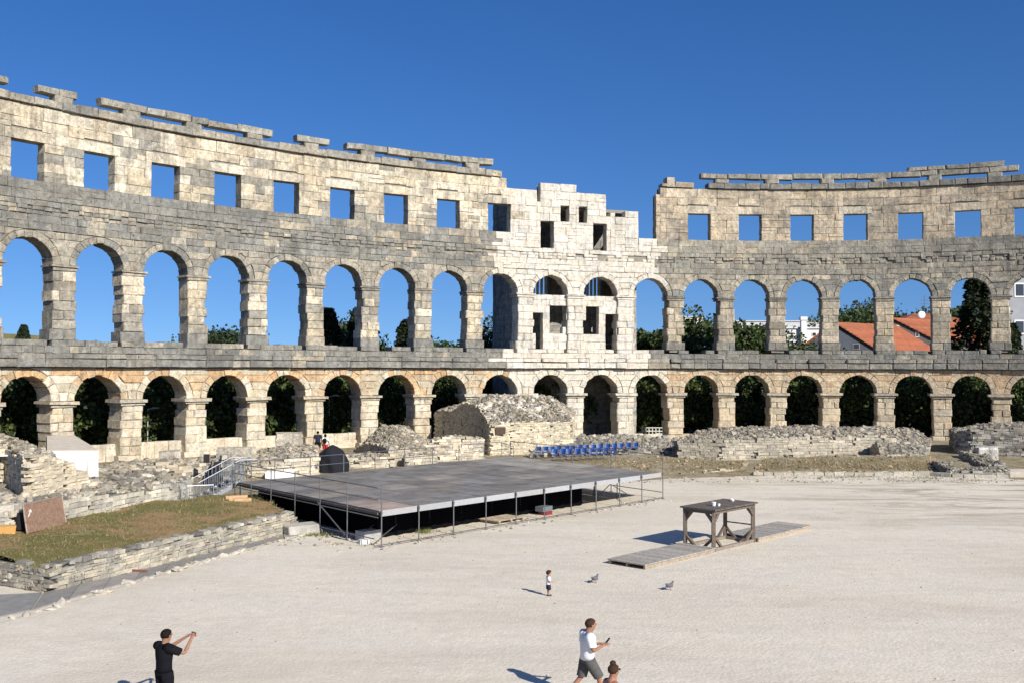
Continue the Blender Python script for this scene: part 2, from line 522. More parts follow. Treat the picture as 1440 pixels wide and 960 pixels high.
def arcade(zs, r, Ro, rows, T, special=()):
    for i in range(B0, B1):
        c = PITCH*(i+OPEN/2)
        # voussoirs
        nv = 11
        for k in range(nv):
            a0 = math.pi*k/nv; a1 = math.pi*(k+1)/nv
            ro = Ro + U(-.05, .05)
            rj = r + U(-.035, .045)
            pts = []
            for a in (a0+.004, (a0+a1)/2, a1-.004): pts.append((c+rj*math.cos(a), zs+rj*math.sin(a)))
            for a in (a1-.004, a0+.004): pts.append((c+ro*math.cos(a), zs+ro*math.sin(a)))
            pts = pts[::-1]
            if random.random() < .12: rj += U(.06, .16)
            pr = U(-.03, .04) + (.03 if k == nv//2 else 0)
            stone('voussoir', pts[::1] if _ccw(pts) else pts[::-1], proud=pr, depth=T, cham=.022)
        # spandrel between this arch and the next
        c2 = c + PITCH
        for z0, z1 in zip(rows[:-1], rows[1:]):
            def xr(z): return math.sqrt(max(0, (Ro+.012)**2-(z-zs)**2))
            zz = (z0+.009, (z0+z1)/2, z1-.009)
            L = [c+xr(z) for z in zz]; R = [c2-xr(z) for z in zz]
            lo, hi = max(L), min(R)
            cuts = []
            if hi-lo > 1.0:
                nst = max(1, int((hi-lo)/U(.9, 1.3)))
                cuts = [lo+(hi-lo)*(q+U(-.15, .15))/(nst) for q in range(1, nst)] if nst > 1 else []
                if L[0]-L[2] > .5: cuts = [lo+.25]+[q for q in cuts if q > lo+.8 and q < hi-.8]+[hi-.25]
            xs = [None]+cuts+[None]
            for a, b in zip(xs[:-1], xs[1:]):
                left = [(L[q], zz[q]) for q in range(3)] if a is None else [(a+.009, zz[0]), (a+.009, zz[2])]
                right = [(R[q], zz[q]) for q in range(3)] if b is None else [(b-.009, zz[0]), (b-.009, zz[2])]
                poly = [left[0]] + right + left[1:][::-1]
                stone('stone', poly, depth=.55)
def _ccw(p):
    return sum(p[i][0]*p[(i+1) % len(p)][1]-p[(i+1) % len(p)][0]*p[i][1] for i in range(len(p))) > 0
def piers(edges, T, wide_first=0.0, rough=.085):
    for i in range(B0, B1):
        s0, s1 = PITCH*(i+OPEN), PITCH*(i+1)
        for k, (z0, z1) in enumerate(zip(edges[:-1], edges[1:])):
            e = wide_first if k == 0 else 0
            a, b = s0-e+U(-rough, rough), s1+e+U(-rough, rough)
            if k and random.random() < .10: a += U(.08, .22)
            if k and random.random() < .10: b -= U(.08, .22)
            z1j = z1
            if random.random() < .5:
                m = a+(b-a)*U(.3, .7)
                cc = col_at((a+b)/2/PITCH, (z0+z1)/2)
                rect('stone', a, m, z0, z1j, depth=T, cham=.05); rect('stone', m, b, z0, z1j, depth=T, col=jit(cc), cham=.05)
            else:
                rect('stone', a, b, z0, z1j, depth=T, cham=.05)
        # the impost moulding: a slab that steps out of the pier on all sides
def imposts(z0, z1, T, out, kind='impost', thin=False):
    for i in range(B0, B1):
        s0, s1 = PITCH*(i+OPEN), PITCH*(i+1)
        zm = z0+(z1-z0)*(.62 if thin else .45)
        col = col_at((s0+s1)/2/PITCH, z0)
        if not white_zone(i+.85, z0): col = lerp(col, DARKG if thin else GREY, .6 if thin else .35)
        rect('stone', s0-out*.35, s1+out*.35, z0, zm, proud=out*.4, depth=T+.1, col=col)
        rect(kind, s0-out+U(-.05, .05), s1+out+U(-.05, .05), zm, z1, proud=out+U(-.03, .03), depth=T+out, col=jit(col), wob=.03)
T1, T2, T3 = 1.9, 1.45, 0.95
piers([.2, 1.05, 1.7, 2.35, 3.0, 3.6, 4.2, 4.66], T1, .12)
imposts(4.66, 5.08, T1, .29)
arcade(5.08, 1.73, 2.27, [5.08, 5.7, 6.3, 6.85, 7.36], T1)
# cornice between the two arcades
for a, b in split(PITCH*B0, PITCH*B1, 1.7):
    m = (a+b)/2/PITCH
    rough = .05 if m < 8.3 else .14
    rect('cornice_block', a, b, 7.42, 7.98+U(-.02, .02), proud=.46+U(-rough, rough*.5), depth=1.6, cham=.06, wob=.03)
    rect('cornice_block', a, b, 8.0, 8.36, proud=.52+U(-rough*2, rough*.4), depth=1.6, cham=.06, wob=.03)
fill('stone', 8.37, 8.83, PITCH*B0, PITCH*B1, 1.0, proud=.16, depth=1.3)
for i in range(B0, B1):            # sill course with a gap beside each pier
    a, b = PITCH*(i-1+OPEN-.01), PITCH*(i+OPEN-.075)
    lim = 9.26 if i < 8 else 9.22
    for q0, q1 in split(a, b, 1.25):
        if random.random() < (.04 if i < 9 else .16): continue
        rect('sill_block', q0, q1, 8.84, lim+U(-.05, .03), proud=.05+U(-.04, .06), depth=T2, cham=.06, wob=.03)
piers([9.2, 9.95, 10.6, 11.25, 11.9, 12.6, 13.25, 13.98], T2, .11)
imposts(13.98, 14.35, T2, .17, thin=True)
arcade(14.35, 1.73, 2.23, [14.35, 15.0, 15.6, 16.1, 16.58], T2)
for z0, z1 in ((16.6, 17.12), (17.12, 17.62)):
    fill('stone', z0, z1, PITCH*B0, PITCH*B1, 1.1)
zz = 17.62
for a, b in split(PITCH*B0, PITCH*B1, .62):       # broken ledge, where the seating was tied in
    wz = white_zone((a+b)/2/PITCH, 18)
    for z0, z1 in ((17.62, 17.93), (17.93, 18.22)):
        if random.random() < (.10 if wz else .13): continue
        rect('stone', a, b, z0, z1, proud=U(-.10, .10), depth=.6, cham=.06, wob=.03)
fill('stone', 18.22, 18.62, PITCH*B0, PITCH*B1, .95, wob=.03)
fill('stone', 18.62, 19.25, PITCH*B0, PITCH*9.13, 1.2, proud=.06)
fill('stone', 19.25, 19.92, PITCH*B0, PITCH*9.13, 1.5, proud=.05)
fill('stone', 18.62, 19.25, PITCH*11.1, PITCH*B1, 1.2, proud=.06)
fill('stone', 19.25, 19.92, PITCH*11.1, PITCH*B1, 1.5, proud=.05)

# attic with square windows
WL, WR = .09, .535
holes = [(i+WL, i+WR, 19.92, 22.5) for i in range(B0, B1) if i < 9 or i > 11]
holes += [(9.13, 9.40, 18.62, 21.2), (10.185, 10.457, 18.62, 21.2), (9.53, 9.71, 21.2, 22.72), (9.90, 10.07, 21.2, 22.72)]
TOP = [(B0, 8.35, 24.94), (8.35, 8.455, 24.85), (8.455, 9.06, 24.05), (9.06, 9.13, 22.94), (9.13, 9.845, 24.75),
       (9.845, 10.445, 24.02), (10.445, 10.54, 21.9), (10.54, 10.63, 22.3), (10.63, 10.83, 21.92), (10.83, 11.095, 22.48),
       (11.095, 11.45, 19.92), (11.45, 11.53, 24.3), (11.53, 11.65, 25.02), (11.65, B1, 24.94)]
def sub(ivs, h0, h1):
    out = []
    for a, b in ivs:
        if h1 <= a or h0 >= b: out.append((a, b)); continue
        if h0 > a: out.append((a, h0))
        if h1 < b: out.append((h1, b))
    return out
def attic_row(z0, z1, span, mean):
    for (a, b, zt) in TOP:
        a, b = max(a, span[0]), min(b, span[1])
        if b <= a or zt <= z0+.08: continue
        ivs = [(a, b)]
        for h in holes:
            if h[2] < z1-.02 and h[3] > z0+.02: ivs = sub(ivs, h[0], h[1])
        for p, q in ivs:
            ztop = min(z1, zt+U(-.04, .04)) if zt < z1 else z1
            fill('stone', z0, ztop, p*PITCH, q*PITCH, mean, depth=T3 if (q-p) < .7 else .6)
for z0, z1 in ((18.62, 19.25), (19.25, 19.92)):
    attic_row(z0, z1, (9.13, 11.1), 1.1)
for z0, z1 in ((19.92, 20.6), (20.6, 21.2), (21.2, 21.9), (21.9, 22.5)):
    attic_row(z0, z1, (B0, B1), 1.15)
# lintel course: one long stone over each window, a relieving slit above it
for (a, b, zt) in TOP:
    if zt < 22.6: continue
    ivs = [(a, b)]
    for i in range(B0, B1):
        if i in (9, 10, 11): continue
        if a <= i+.31 < b: ivs = sub(ivs, i+.0, i+.62)
    for h in holes:
        if h[3] > 22.6: ivs = sub(ivs, h[0], h[1])
    for p, q in ivs:
        fill('stone', 22.5, min(23.26, zt), p*PITCH, q*PITCH, 1.1, depth=.6)
for i in range(B0, B1):
    if i in (9, 10, 11): continue
    rect('lintel', PITCH*(i+.0), PITCH*(i+.62), 22.5, 23.22, proud=.02, depth=T3, col=jit(lerp(col_at(i+.3, 23), PALE, .5), .06))
for (p, q) in ((9.53, 9.71), (9.90, 10.07)):
    rect('stone', p*PITCH, q*PITCH, 22.73, 23.26, depth=T3)
def upper(z0, z1, mean):
    for (a, b, zt) in TOP:
        if zt <= z0+.08: continue
        ivs = [(a, b)]
        if z0 < 23.3:
            for i in range(B0, B1):
                if i not in (9, 10, 11) and a <= i+.31 < b: ivs = sub(ivs, i+.09, i+.50)
        for p, q in ivs:
            fill('stone', z0, min(z1, zt+U(-.05, .05)) if zt < z1 else z1, p*PITCH, q*PITCH, mean, depth=.6)
upper(23.26, 24.02, 1.3)
for i in range(B0, B1):            # stone over the slit starts a hand higher
    if i not in (9, 10, 11):
        rect('stone', PITCH*(i+.09), PITCH*(i+.50), 23.37, 24.02, depth=.6)
upper(24.02, 24.92, 1.5)
# top cornice
def cornice(b0, b1):
    for a, b in split(b0*PITCH, b1*PITCH, 1.5):
        h = U(-.05, .06)
        rect('cornice_block', a, b, 24.96, 25.53+h, proud=.27+U(-.04, .03), depth=1.3, cham=.06, wob=.03,
             col=jit(lerp(GREY, CREAM, U(.1, .5)) if b0 < 8 else jit(lerp(GREY, DARKG, U(0, .5))), .1))
cornice(B0, 8.16); cornice(12.49, B1)
rect('cornice_block', 8.17*PITCH, 8.345*PITCH, 24.97, 25.5, proud=.15, depth=1.1)
rect('cornice_block', 11.56*PITCH, 11.66*PITCH, 25.04, 25.35, proud=.15, depth=1.1)
rect('cornice_block', 11.66*PITCH, 11.82*PITCH, 25.0, 25.95, proud=.18, depth=1.1)
rect('cornice_block', 11.83*PITCH, 12.2*PITCH, 25.0, 25.52, proud=.18, depth=1.1)
# parapet: short posts carrying long stone beams
BC = (.33, .31, .255)
for i in list(range(B0, 8)) + list(range(12, B1)):
    a, b = i+.645, i+.90
    kk = U(-.03, .03)
    rect('parapet_post', (a+kk)*PITCH, (b+kk)*PITCH, 25.5, 25.97, proud=.05+U(-.05, .1), depth=.85, col=jit(BC), cham=.07, wob=.06)
def beams(b0, b1, z0, z1, mean=2.4, px=.08):
    for a, b in split(b0*PITCH, b1*PITCH, mean):
        h = U(-.03, .04)
        rect('parapet_beam', a, b, z0, z1+h, proud=px+U(-.04, .04), depth=.8, col=jit(BC, .16), cham=.07, wob=.06)
for b0, b1 in ((B0+.3, -1.2), (-.6, .045), (.43, .98), (1.32, 4.06), (4.49, 5.07), (5.39, 8.19), (12.36, 18.17), (18.5, B1)):
    beams(b0, b1, 25.97, 26.48)
beams(16.26, 17.94, 26.5, 26.92, 1.7)

# infill of the two arches in front of the stair tower
def infill(i, rects):
    zr = [9.22, 9.9, 10.65, 11.3, 11.95, 12.58, 13.28, 13.8, 14.28]
    a, b = i+.0, i+OPEN
    for z0, z1 in zip(zr[:-1], zr[1:]):
        ivs = [(a, b)]
        for h in rects:
            if h[2] < z1-.02 and h[3] > z0+.02: ivs = sub(ivs, h[0], h[1])
        for p, q in ivs:
            fill('stone', z0, z1, p*PITCH, q*PITCH, 1.0, proud=-.22, depth=.7)
infill(9, [(8.99, 9.06, 10.65, 12.58), (9.06, 9.20, 9.22, 12.58), (9.335, 9.60, 10.65, 13.28), (9.60, 9.67, 11.3, 13.28)])
infill(10, [(10.0, 10.06, 10.65, 11.95), (10.06, 10.32, 10.65, 13.28), (10.45, 10.67, 9.22, 12.58)])

# low parapets standing in the lower arches on the left, blocks in the right ones
PAR = MB()
for i in range(-2, 7):
    for a, b in split(PITCH*(i-.03), PITCH*(i+OPEN+.03), 1.1):
        rect('parapet_block', a, b, .45, 1.9+U(-.02, .02), proud=-.75, depth=.5, col=jit(PALE, .1))
for i in (11, 12, 13, 14):
    for a, b in split(PITCH*(i-.03), PITCH*(i+OPEN+.03), 1.1):
        rect('parapet_block', a, b, .4, 1.1+U(-.05, .05), proud=-.75, depth=.5)

# ---- turn the records into objects
arena = empty('amphitheatre', W(PITCH*9.3, 0.0, 0), 'roman stone amphitheatre wall with two tiers of arches and square windows above', 'amphitheatre')
core = MB()
def wquad(s0, s1, z0a, z0b, z1, d):
    core.add([W(s0, z0a, d), W(s1, z0b, d), W(s1, z1, d), W(s0, z1, d)], [(0, 1, 2, 3)], (.27, .245, .20))
def core_arc(zs, r, zbase, ztop, T):
    for i in range(B0, B1):
        c = PITCH*(i+OPEN/2)
        for d in (.11, T-.06):
            xs = [c + (r+.2)*math.cos(math.pi*k/14) for k in range(14, -1, -1)]
            for a, b in zip(xs[:-1], xs[1:]):
                za = zs+math.sqrt(max(0, (r+.2)**2-(a-c)**2)); zb = zs+math.sqrt(max(0, (r+.2)**2-(b-c)**2))
                wquad(a, b, za, zb, ztop, d)
            wquad(xs[-1], xs[0]+PITCH, zbase, zbase, ztop, d)
core_arc(5.08, 1.73, .2, 7.4, T1)
core_arc(14.35, 1.73, 9.0, 16.6, T2)
for i in range(B0*2, B1*2):
    a, b = i*.5*PITCH, (i+1)*.5*PITCH
    for d in (.11, 1.2): wquad(a, b, 7.4, 7.4, 8.85, d)
    wquad(a, b, 8.7, 8.7, 9.1, .35) if 0 else None
    for d in (.13, T3-.04): wquad(a, b, 16.6, 16.6, 18.62, d)
for (a, b, zt) in TOP:
    zz = sorted(set([18.62, 19.92, 21.2, 22.5, 22.72, zt-.12]))
    for z0, z1 in zip(zz[:-1], zz[1:]):
        if z1 > zt: continue
        ivs = [(a, b)]
        for h in holes:
            if h[2] < z1-.02 and h[3] > z0+.02: ivs = sub(ivs, h[0]-.01, h[1]+.01)
        for p, q in ivs:
            k = max(1, int((q-p)*2))
            for j in range(k):
                for d in (.10, T3-.05):
                    wquad((p+(q-p)*j/k)*PITCH, (p+(q-p)*(j+1)/k)*PITCH, z0, z0, z1, d)
core.build('wall_core', 'mortar', arena)
order = {}
for r in REC: order.setdefault(r[0], []).append(r)
rest = {m: MB() for m in ('ashlar', 'ashlar_restored', 'ashlar_buff')}
for kind, L in order.items():
    L.sort(key=lambda r: -r[4])
    for k, (kd, V, F, col, sz, mt) in enumerate(L):
        if k < 300 and sz > 0:
            q = MB(); q.add(V, F, col); q.build(kind, mt, arena)
        else:
            rest[mt].add(V, F, col)
for m, nm in (('ashlar', 'weathered_masonry'), ('ashlar_restored', 'restored_masonry'), ('ashlar_buff', 'buff_masonry')):
    tag(rest[m].build(nm, m, arena), kind='stuff')

# stair tower behind the restored bays
tw = MB()
def wbox(mb, b0, b1, z0, z1, d0, d1, col, n=1):
    for j in range(n):
        s0 = (b0+(b1-b0)*j/n)*PITCH; s1 = (b0+(b1-b0)*(j+1)/n)*PITCH
        v = [W(s, z, d) for z in (z0, z1) for s, d in ((s0, d0), (s1, d0), (s1, d1), (s0, d1))]
        mb.add(v, BOXF, col)
TC = (.34, .32, .28)
def course_box(mb, b0, b1, z0, z1, d0, d1, axis):
    z = z0
    while z < z1-.01:
        zn = min(z1, z+U(.5, .75))
        if axis == 'b':
            q = [x/PITCH for pr in split(b0*PITCH, b1*PITCH, 1.2) for x in pr[:1]]+[b1]
            for a, b in zip(q[:-1], q[1:]): wbox(mb, a+.002, b-.002, z+.01, zn-.01, d0+U(-.03, .03), d1+U(-.03, .03), jit(TC))
        else:
            q = [x for pr in split(d0, d1, 1.2) for x in pr[:1]]+[d1]
            for a, b in zip(q[:-1], q[1:]): wbox(mb, b0+U(-.006, .006), b1+U(-.006, .006), z+.01, zn-.01, a+.01, b-.01, jit(TC))
        z = zn
course_box(tw, 8.74, 8.88, 0, 24.0, 1.5, 6.9, 'd')
course_box(tw, 11.02, 11.16, 0, 21.5, 1.5, 6.9, 'd')
for (a, b, z0, z1) in ((8.74, 11.16, 0, 13.7), (8.74, 9.45, 13.7, 16.6), (9.78, 10.5, 13.7, 16.6), (10.80, 11.16, 13.7, 16.6), (8.74, 11.16, 16.6, 22.6)):
    course_box(tw, a, b, z0, z1, 6.3, 6.9, 'b')
tower = tw.build('stair_tower', 'ashlar', arena)
fl = MB()
for z in (8.6, 17.3, 22.5):  # slabs added to keep sky light out of the tower
    wbox(fl, 8.89, 11.0, z, z+.3, 1.5, 6.25, (.25, .23, .2))
fl.build('tower_shade_slab', 'concrete', tower)
for (a, b) in ((9.45, 9.78), (10.5, 10.80)):
    nb = 4
    for k in range(nb):
        q = MB(); m = a+(b-a)*(k+.6)/(nb+.2)
        wbox(q, m-.022, m+.022, 13.7, 16.6, 6.45, 6.6, (.78, .76, .72))
        q.build('window_bar', 'concrete', tower)

def ground_z(x, y):
    dx, dy = x-EC[0], y-EC[1]
    lx, ly = _c*dx+_s*dy, -_s*dx+_c*dy
    if (lx/36.6)**2+(ly/23.6)**2 <= 1: return 0.0
    lo, hi = 0.0, 1.3
    for _ in range(30):
        k = (lo+hi)/2
        if (lx/(36.6+(EA-36.6)*k))**2+(ly/(23.6+(EB-23.6)*k))**2 > 1: lo = k
        else: hi = k
    return cavea_z(lo) if lo > .14 else max(0, -.08 + lo/.14*(cavea_z(.14)+.08))
def pY(x, Y):                      # ground position from a photo column and a depth
    d = ray(x, 600); return (d[0]/d[1]*Y, Y)

# ------------------------------------------------------------------ rubble pieces
_p = (1+5**.5)/2
ICO = np.array([(-1, _p, 0), (1, _p, 0), (-1, -_p, 0), (1, -_p, 0), (0, -1, _p), (0, 1, _p), (0, -1, -_p), (0, 1, -_p),
                (_p, 0, -1), (_p, 0, 1), (-_p, 0, -1), (-_p, 0, 1)], dtype=float)/1.9
ICOF = np.array([(0, 11, 5), (0, 5, 1), (0, 1, 7), (0, 7, 10), (0, 10, 11), (1, 5, 9), (5, 11, 4), (11, 10, 2), (10, 7, 6), (7, 1, 8),
                 (3, 9, 4), (3, 4, 2), (3, 2, 6), (3, 6, 8), (3, 8, 9), (4, 9, 5), (2, 4, 11), (6, 2, 10), (8, 6, 7), (9, 8, 1)])
BOXN = np.array([(x, y, z) for z in (-.5, .5) for x, y in ((-.5, -.5), (.5, -.5), (.5, .5), (-.5, .5))])
BOXFN = np.array(BOXF)
def rot3(n, tilt=1.0):
    a = RNG.uniform(0, 2*np.pi, n); b = RNG.uniform(-.6, .6, n)*tilt; c = RNG.uniform(-.6, .6, n)*tilt
    z0, o = np.zeros(n), np.ones(n)
    Rz = np.stack([np.cos(a), -np.sin(a), z0, np.sin(a), np.cos(a), z0, z0, z0, o], 1).reshape(n, 3, 3)
    Rx = np.stack([o, z0, z0, z0, np.cos(b), -np.sin(b), z0, np.sin(b), np.cos(b)], 1).reshape(n, 3, 3)
    Ry = np.stack([np.cos(c), z0, np.sin(c), z0, o, z0, -np.sin(c), z0, np.cos(c)], 1).reshape(n, 3, 3)
    return Rz@Rx@Ry
def pal(n, cols, k=.2):
    C = np.array(cols)[RNG.integers(0, len(cols), n)]
    return C*RNG.uniform(1-k, 1+k, (n, 1))
def rocks(mb, P, size, cols, flat=.65, k=.2, field=False):
    n = len(P)
    if n == 0: return
    P = np.asarray(P, float)
    s = RNG.uniform(size[0], size[1], (n, 1))*RNG.uniform(.6, 1.25, (n, 3)); s[:, 2] *= flat
    V = ICO[None]*s[:, None, :]*RNG.uniform(.72, 1.2, (n, 12, 1))
    V = np.einsum('nij,nkj->nki', rot3(n), V) + P[:, None, :]
    C = pal(n, cols, k)
    if field:                      # earth and lichen gather in patches
        f = np.clip(.5+.6*np.sin(P[:, 0]*.9+1.3*np.sin(P[:, 1]*.7))*np.sin(P[:, 1]*1.1+P[:, 0]*.4)+RNG.normal(0, .2, n), 0, 1)[:, None]
        C = C*(1-.55*f)+np.array([[.17, .145, .10]])*.55*f
    mb.addnp(V, ICOF, C)
RUB = [(.47, .41, .31), (.38, .34, .27), (.56, .50, .39), (.27, .25, .21), (.19, .175, .15), (.42, .35, .25)]
RUBG = [(.36, .34, .285), (.30, .285, .245), (.43, .40, .33), (.21, .20, .175), (.155, .145, .13), (.34, .30, .235)]
LIT = [(.60, .53, .40), (.55, .48, .35), (.64, .58, .45), (.47, .42, .32), (.42, .38, .31)]
def mass(name, label, pts, tops, zb=None, course=.15, slen=.36, cols=LIT, rock=(.06, .15), dens=26, rcols=RUB,
         inner=None, cat='ruin', topmat='rubble', thick=.16, group=None, corecol=(.20, .18, .145), edge=True, facing=True, rag=.17, coremat='mortar'):
    """ruined masonry: a solid heart, coursed facing stones on the sides one sees, rubble on top"""
    n = len(pts)
    area = sum(pts[i][0]*pts[(i+1) % n][1]-pts[(i+1) % n][0]*pts[i][1] for i in range(n))/2
    if area < 0: pts = pts[::-1]; tops = tops[::-1]
    p2, t2 = [], []
    for i in range(n):             # ragged tops: long sides get extra points of uneven height
        j = (i+1) % n
        L = math.hypot(pts[j][0]-pts[i][0], pts[j][1]-pts[i][1]); k = max(1, int(L/1.6)) if rag else 1
        for q in range(k):
            f = q/k
            p2.append((pts[i][0]+(pts[j][0]-pts[i][0])*f, pts[i][1]+(pts[j][1]-pts[i][1])*f))
            t2.append(tops[i]+(tops[j]-tops[i])*f+(U(-rag, rag) if q else U(-rag, rag)*.3))
    pts, tops, n = p2, t2, len(p2)
    zb_ = [(-.1 if zb is None else zb) for p in pts]
    mb = MB()
    if inner is None:
        inn = [(sum(p[0] for p in pts)/n, sum(p[1] for p in pts)/n, sum(tops)/n)]
    else:
        inn = inner
    base = [(p[0], p[1], z) for p, z in zip(pts, zb_)]
    top = [(p[0], p[1], z-.04) for p, z in zip(pts, tops)]
    V = base+top+[(p[0], p[1], p[2]-.04) for p in inn]
    F = [(i, (i+1) % n, n+(i+1) % n, n+i) for i in range(n)]
    tris = []
    m = len(inn)
    near = [min(range(m), key=lambda q: (inn[q][0]-p[0])**2+(inn[q][1]-p[1])**2) for p in pts]
    for i in range(n):
        j = (i+1) % n
        tris.append((n+i, n+j, 2*n+near[i]))
        if near[i] != near[j]: tris.append((n+j, 2*n+near[j], 2*n+near[i]))
    if m >= 3:
        for q in range(1, m-1): tris.append((2*n, 2*n+q, 2*n+q+1))
    mb.add(V, F+tris, corecol)
    root = mb.build(name, coremat)
    tag(root, label, cat, group)
    st = MB()
    # facing
    cen, siz, ang = [], [], []
    caps = []
    for i in range(n):
        j = (i+1) % n
        p, q = Vector(pts[i]).to_2d(), Vector(pts[j]).to_2d()
        d = q-p; L = d.length
        nrm = Vector((d.y, -d.x))/max(L, 1e-6)
        if nrm.dot(Vector((0, 0))-(p+q)/2) < -6: continue
        a = math.atan2(d.y, d.x)
        z = zb_[i] if zb_[i] > 0 else min(ground_z(p.x, p.y), ground_z(q.x, q.y))-.1
        zmax = max(tops[i], tops[j])
        while facing and z < zmax:
            h = course*U(.75, 1.3)
            t = -U(0, slen)
            while t < L:
                w = slen*U(.5, 1.6)
                tc = (t+w/2)/L
                if 0 <= tc <= 1:
                    zt = tops[i]+(tops[j]-tops[i])*tc
                    if z+h*.6 < zt+U(-.06, .06):
                        c = p+d*tc+nrm*U(-.012, .018)
                        cen.append((c.x, c.y, z+h/2)); siz.append((w*.97, thick*2, h*.93)); ang.append(a+U(-.02, .02))
                t += w
            z += h
        nn = int(L/.22) if edge else 0
        for k in range(nn):
            tc = random.random(); c = p+d*tc-nrm*U(0, .25)
            caps.append((c.x, c.y, tops[i]+(tops[j]-tops[i])*tc+U(-.06, .05)))
    if cen:
        cen, siz, ang = np.array(cen), np.array(siz), np.array(ang)
        k = len(cen)
        B = BOXN[None]*siz[:, None, :] + RNG.normal(0, .012, (k, 8, 3))
        ca, sa = np.cos(ang)[:, None], np.sin(ang)[:, None]
        X = B[:, :, 0]*ca-B[:, :, 1]*sa; Y = B[:, :, 0]*sa+B[:, :, 1]*ca
        B = np.stack([X, Y, B[:, :, 2]], 2)+cen[:, None, :]
        st.addnp(B, BOXFN, pal(k, cols, .16))
    # rubble on the top
    P = []
    for t in tris:
        A, Bv, Cv = (Vector(V[q]) for q in t)
        ar = (Bv-A).cross(Cv-A).length/2
        for _ in range(int(ar*dens)):
            r1, r2 = math.sqrt(random.random()), random.random()
            w = A*(1-r1)+Bv*(r1*(1-r2))+Cv*(r1*r2)
            P.append((w.x, w.y, w.z+U(-.03, .05)))
    if P:
        big_ = [p for p in P if random.random() < .09]
        WEEDS.extend([(p[0]+U(-.15, .15), p[1]+U(-.15, .15), p[2]) for p in P if math.sin(p[0]*1.3)+math.sin(p[1]*1.7+p[0]) > .9 for _ in range(2)])
        rocks(st, P, rock, rcols, field=True)
        rocks(st, big_, (rock[1]*1.1, rock[1]*2.4), rcols, field=True)
    if caps: rocks(st, caps, (rock[0], rock[1]*1.15), rcols)
    tag(st.build('masonry', 'rubble', root), kind='stuff')
    return root
WEEDS = []
def tops_px(lst):                  # list of (photo column, depth, photo row of the top) -> points and heights
    return [pY(x, Y) for x, Y, y in lst], [zat(y, Y, x) for x, Y, y in lst]

# ------------------------------------------------------------------ terrace with lawn, bottom left
TA, TB = (-15.2, 33.7), (-9.95, 46.3)
front = [TA, (-13.45, 37.9), (-11.7, 42.1), TB]
back = [(-20.6, 36.6), (-19.9, 41.0), (-19.0, 45.6), (-16.7, 50.0), (-13.2, 52.4)]
def resample(pl, n):
    pl = [Vector(p).to_2d() for p in pl]
    L = [0]
    for a, b in zip(pl[:-1], pl[1:]): L.append(L[-1]+(b-a).length)
    out = []
    for k in range(n):
        s = L[-1]*k/(n-1)
        i = max(q for q in range(len(L)-1) if L[q] <= s+1e-9)
        out.append(pl[i].lerp(pl[i+1], (s-L[i])/(L[i+1]-L[i])))
    return out
terr = mass('stone_terrace', 'low coursed stone retaining wall holding up the lawn beside the slab walkway',
            [TA, TB, (-13.2, 52.4), (-16.7, 50.0), (-19.0, 45.6), (-19.9, 41), (-20.6, 36.6)], [.82, .84, .86, .9, .9, .9, .85],
            course=.125, slen=.42, cols=[(.39, .355, .28), (.44, .40, .31), (.35, .325, .265), (.47, .42, .32), (.30, .28, .235)], dens=0, edge=False, cat='wall', rag=.0,
            inner=[(-16, 42, .6)])
mb = MB()
NF, NB = 60, 24
fr, bk = resample([(p[0]-.35, p[1]+.12) for p in front], NF), resample(back, NF)
for i in range(NF):
    for j in range(NB):
        q = fr[i].lerp(bk[i], j/(NB-1))
        k = j/(NB-1)
        z = .80 + .16*math.sin(min(1, k*1.2)*math.pi*.55) + .05*math.sin(q.x*1.7+q.y*.9)*(k > .05) + (.03*math.sin(q.y*3.1) if j else -.06)
        mb.v.append((q.x, q.y, z))
for i in range(NF-1):
    for j in range(NB-1):
        a = i*NB+j
        mb.f.append([a, a+NB, a+NB+1, a+1])
mb.c = [(1, 1, 1)]*len(mb.v)
LAWN = mb.v
lawn = mb.build('lawn', 'turf', smooth=True); tag(lawn, kind='structure')
gb = MB()
gp = []
for k in range(9000):
    a = random.choice(LAWN); gp.append((a[0]+U(-.25, .25), a[1]+U(-.25, .25), a[2]-.01))
gp = np.array(gp); n = len(gp)
def blades(mb, P, h=(.025, .07), cols=((.25, .21, .085), (.34, .26, .13), (.19, .18, .065), (.30, .24, .13))):
    n = len(P)
    a = RNG.uniform(0, 2*np.pi, n); w = RNG.uniform(.01, .025, n); hh = RNG.uniform(h[0], h[1], n)
    dx, dy = np.cos(a)*w, np.sin(a)*w
    lean = RNG.normal(0, .05, (n, 2))
    V = np.stack([P+np.stack([-dx, -dy, 0*w], 1), P+np.stack([dx, dy, 0*w], 1), P+np.stack([lean[:, 0], lean[:, 1], hh], 1)], 1)
    mb.addnp(V, np.array([(0, 1, 2)]), pal(n, cols))
blades(gb, gp)
P = []
for k in range(260):
    a = random.choice(LAWN[::NB]) if k % 2 else random.choice(LAWN)
    for q_ in range(14): P.append((a[0]+random.gauss(.05, .10), a[1]+random.gauss(-.03, .10), a[2]-.02))
blades(gb, np.array(P), (.08, .20), ((.22, .19, .08), (.30, .24, .12), (.14, .15, .05)))
tag(gb.build('grass', 'leaf'), 'short dry grass growing on the lawn terrace', 'grass', kind='stuff')
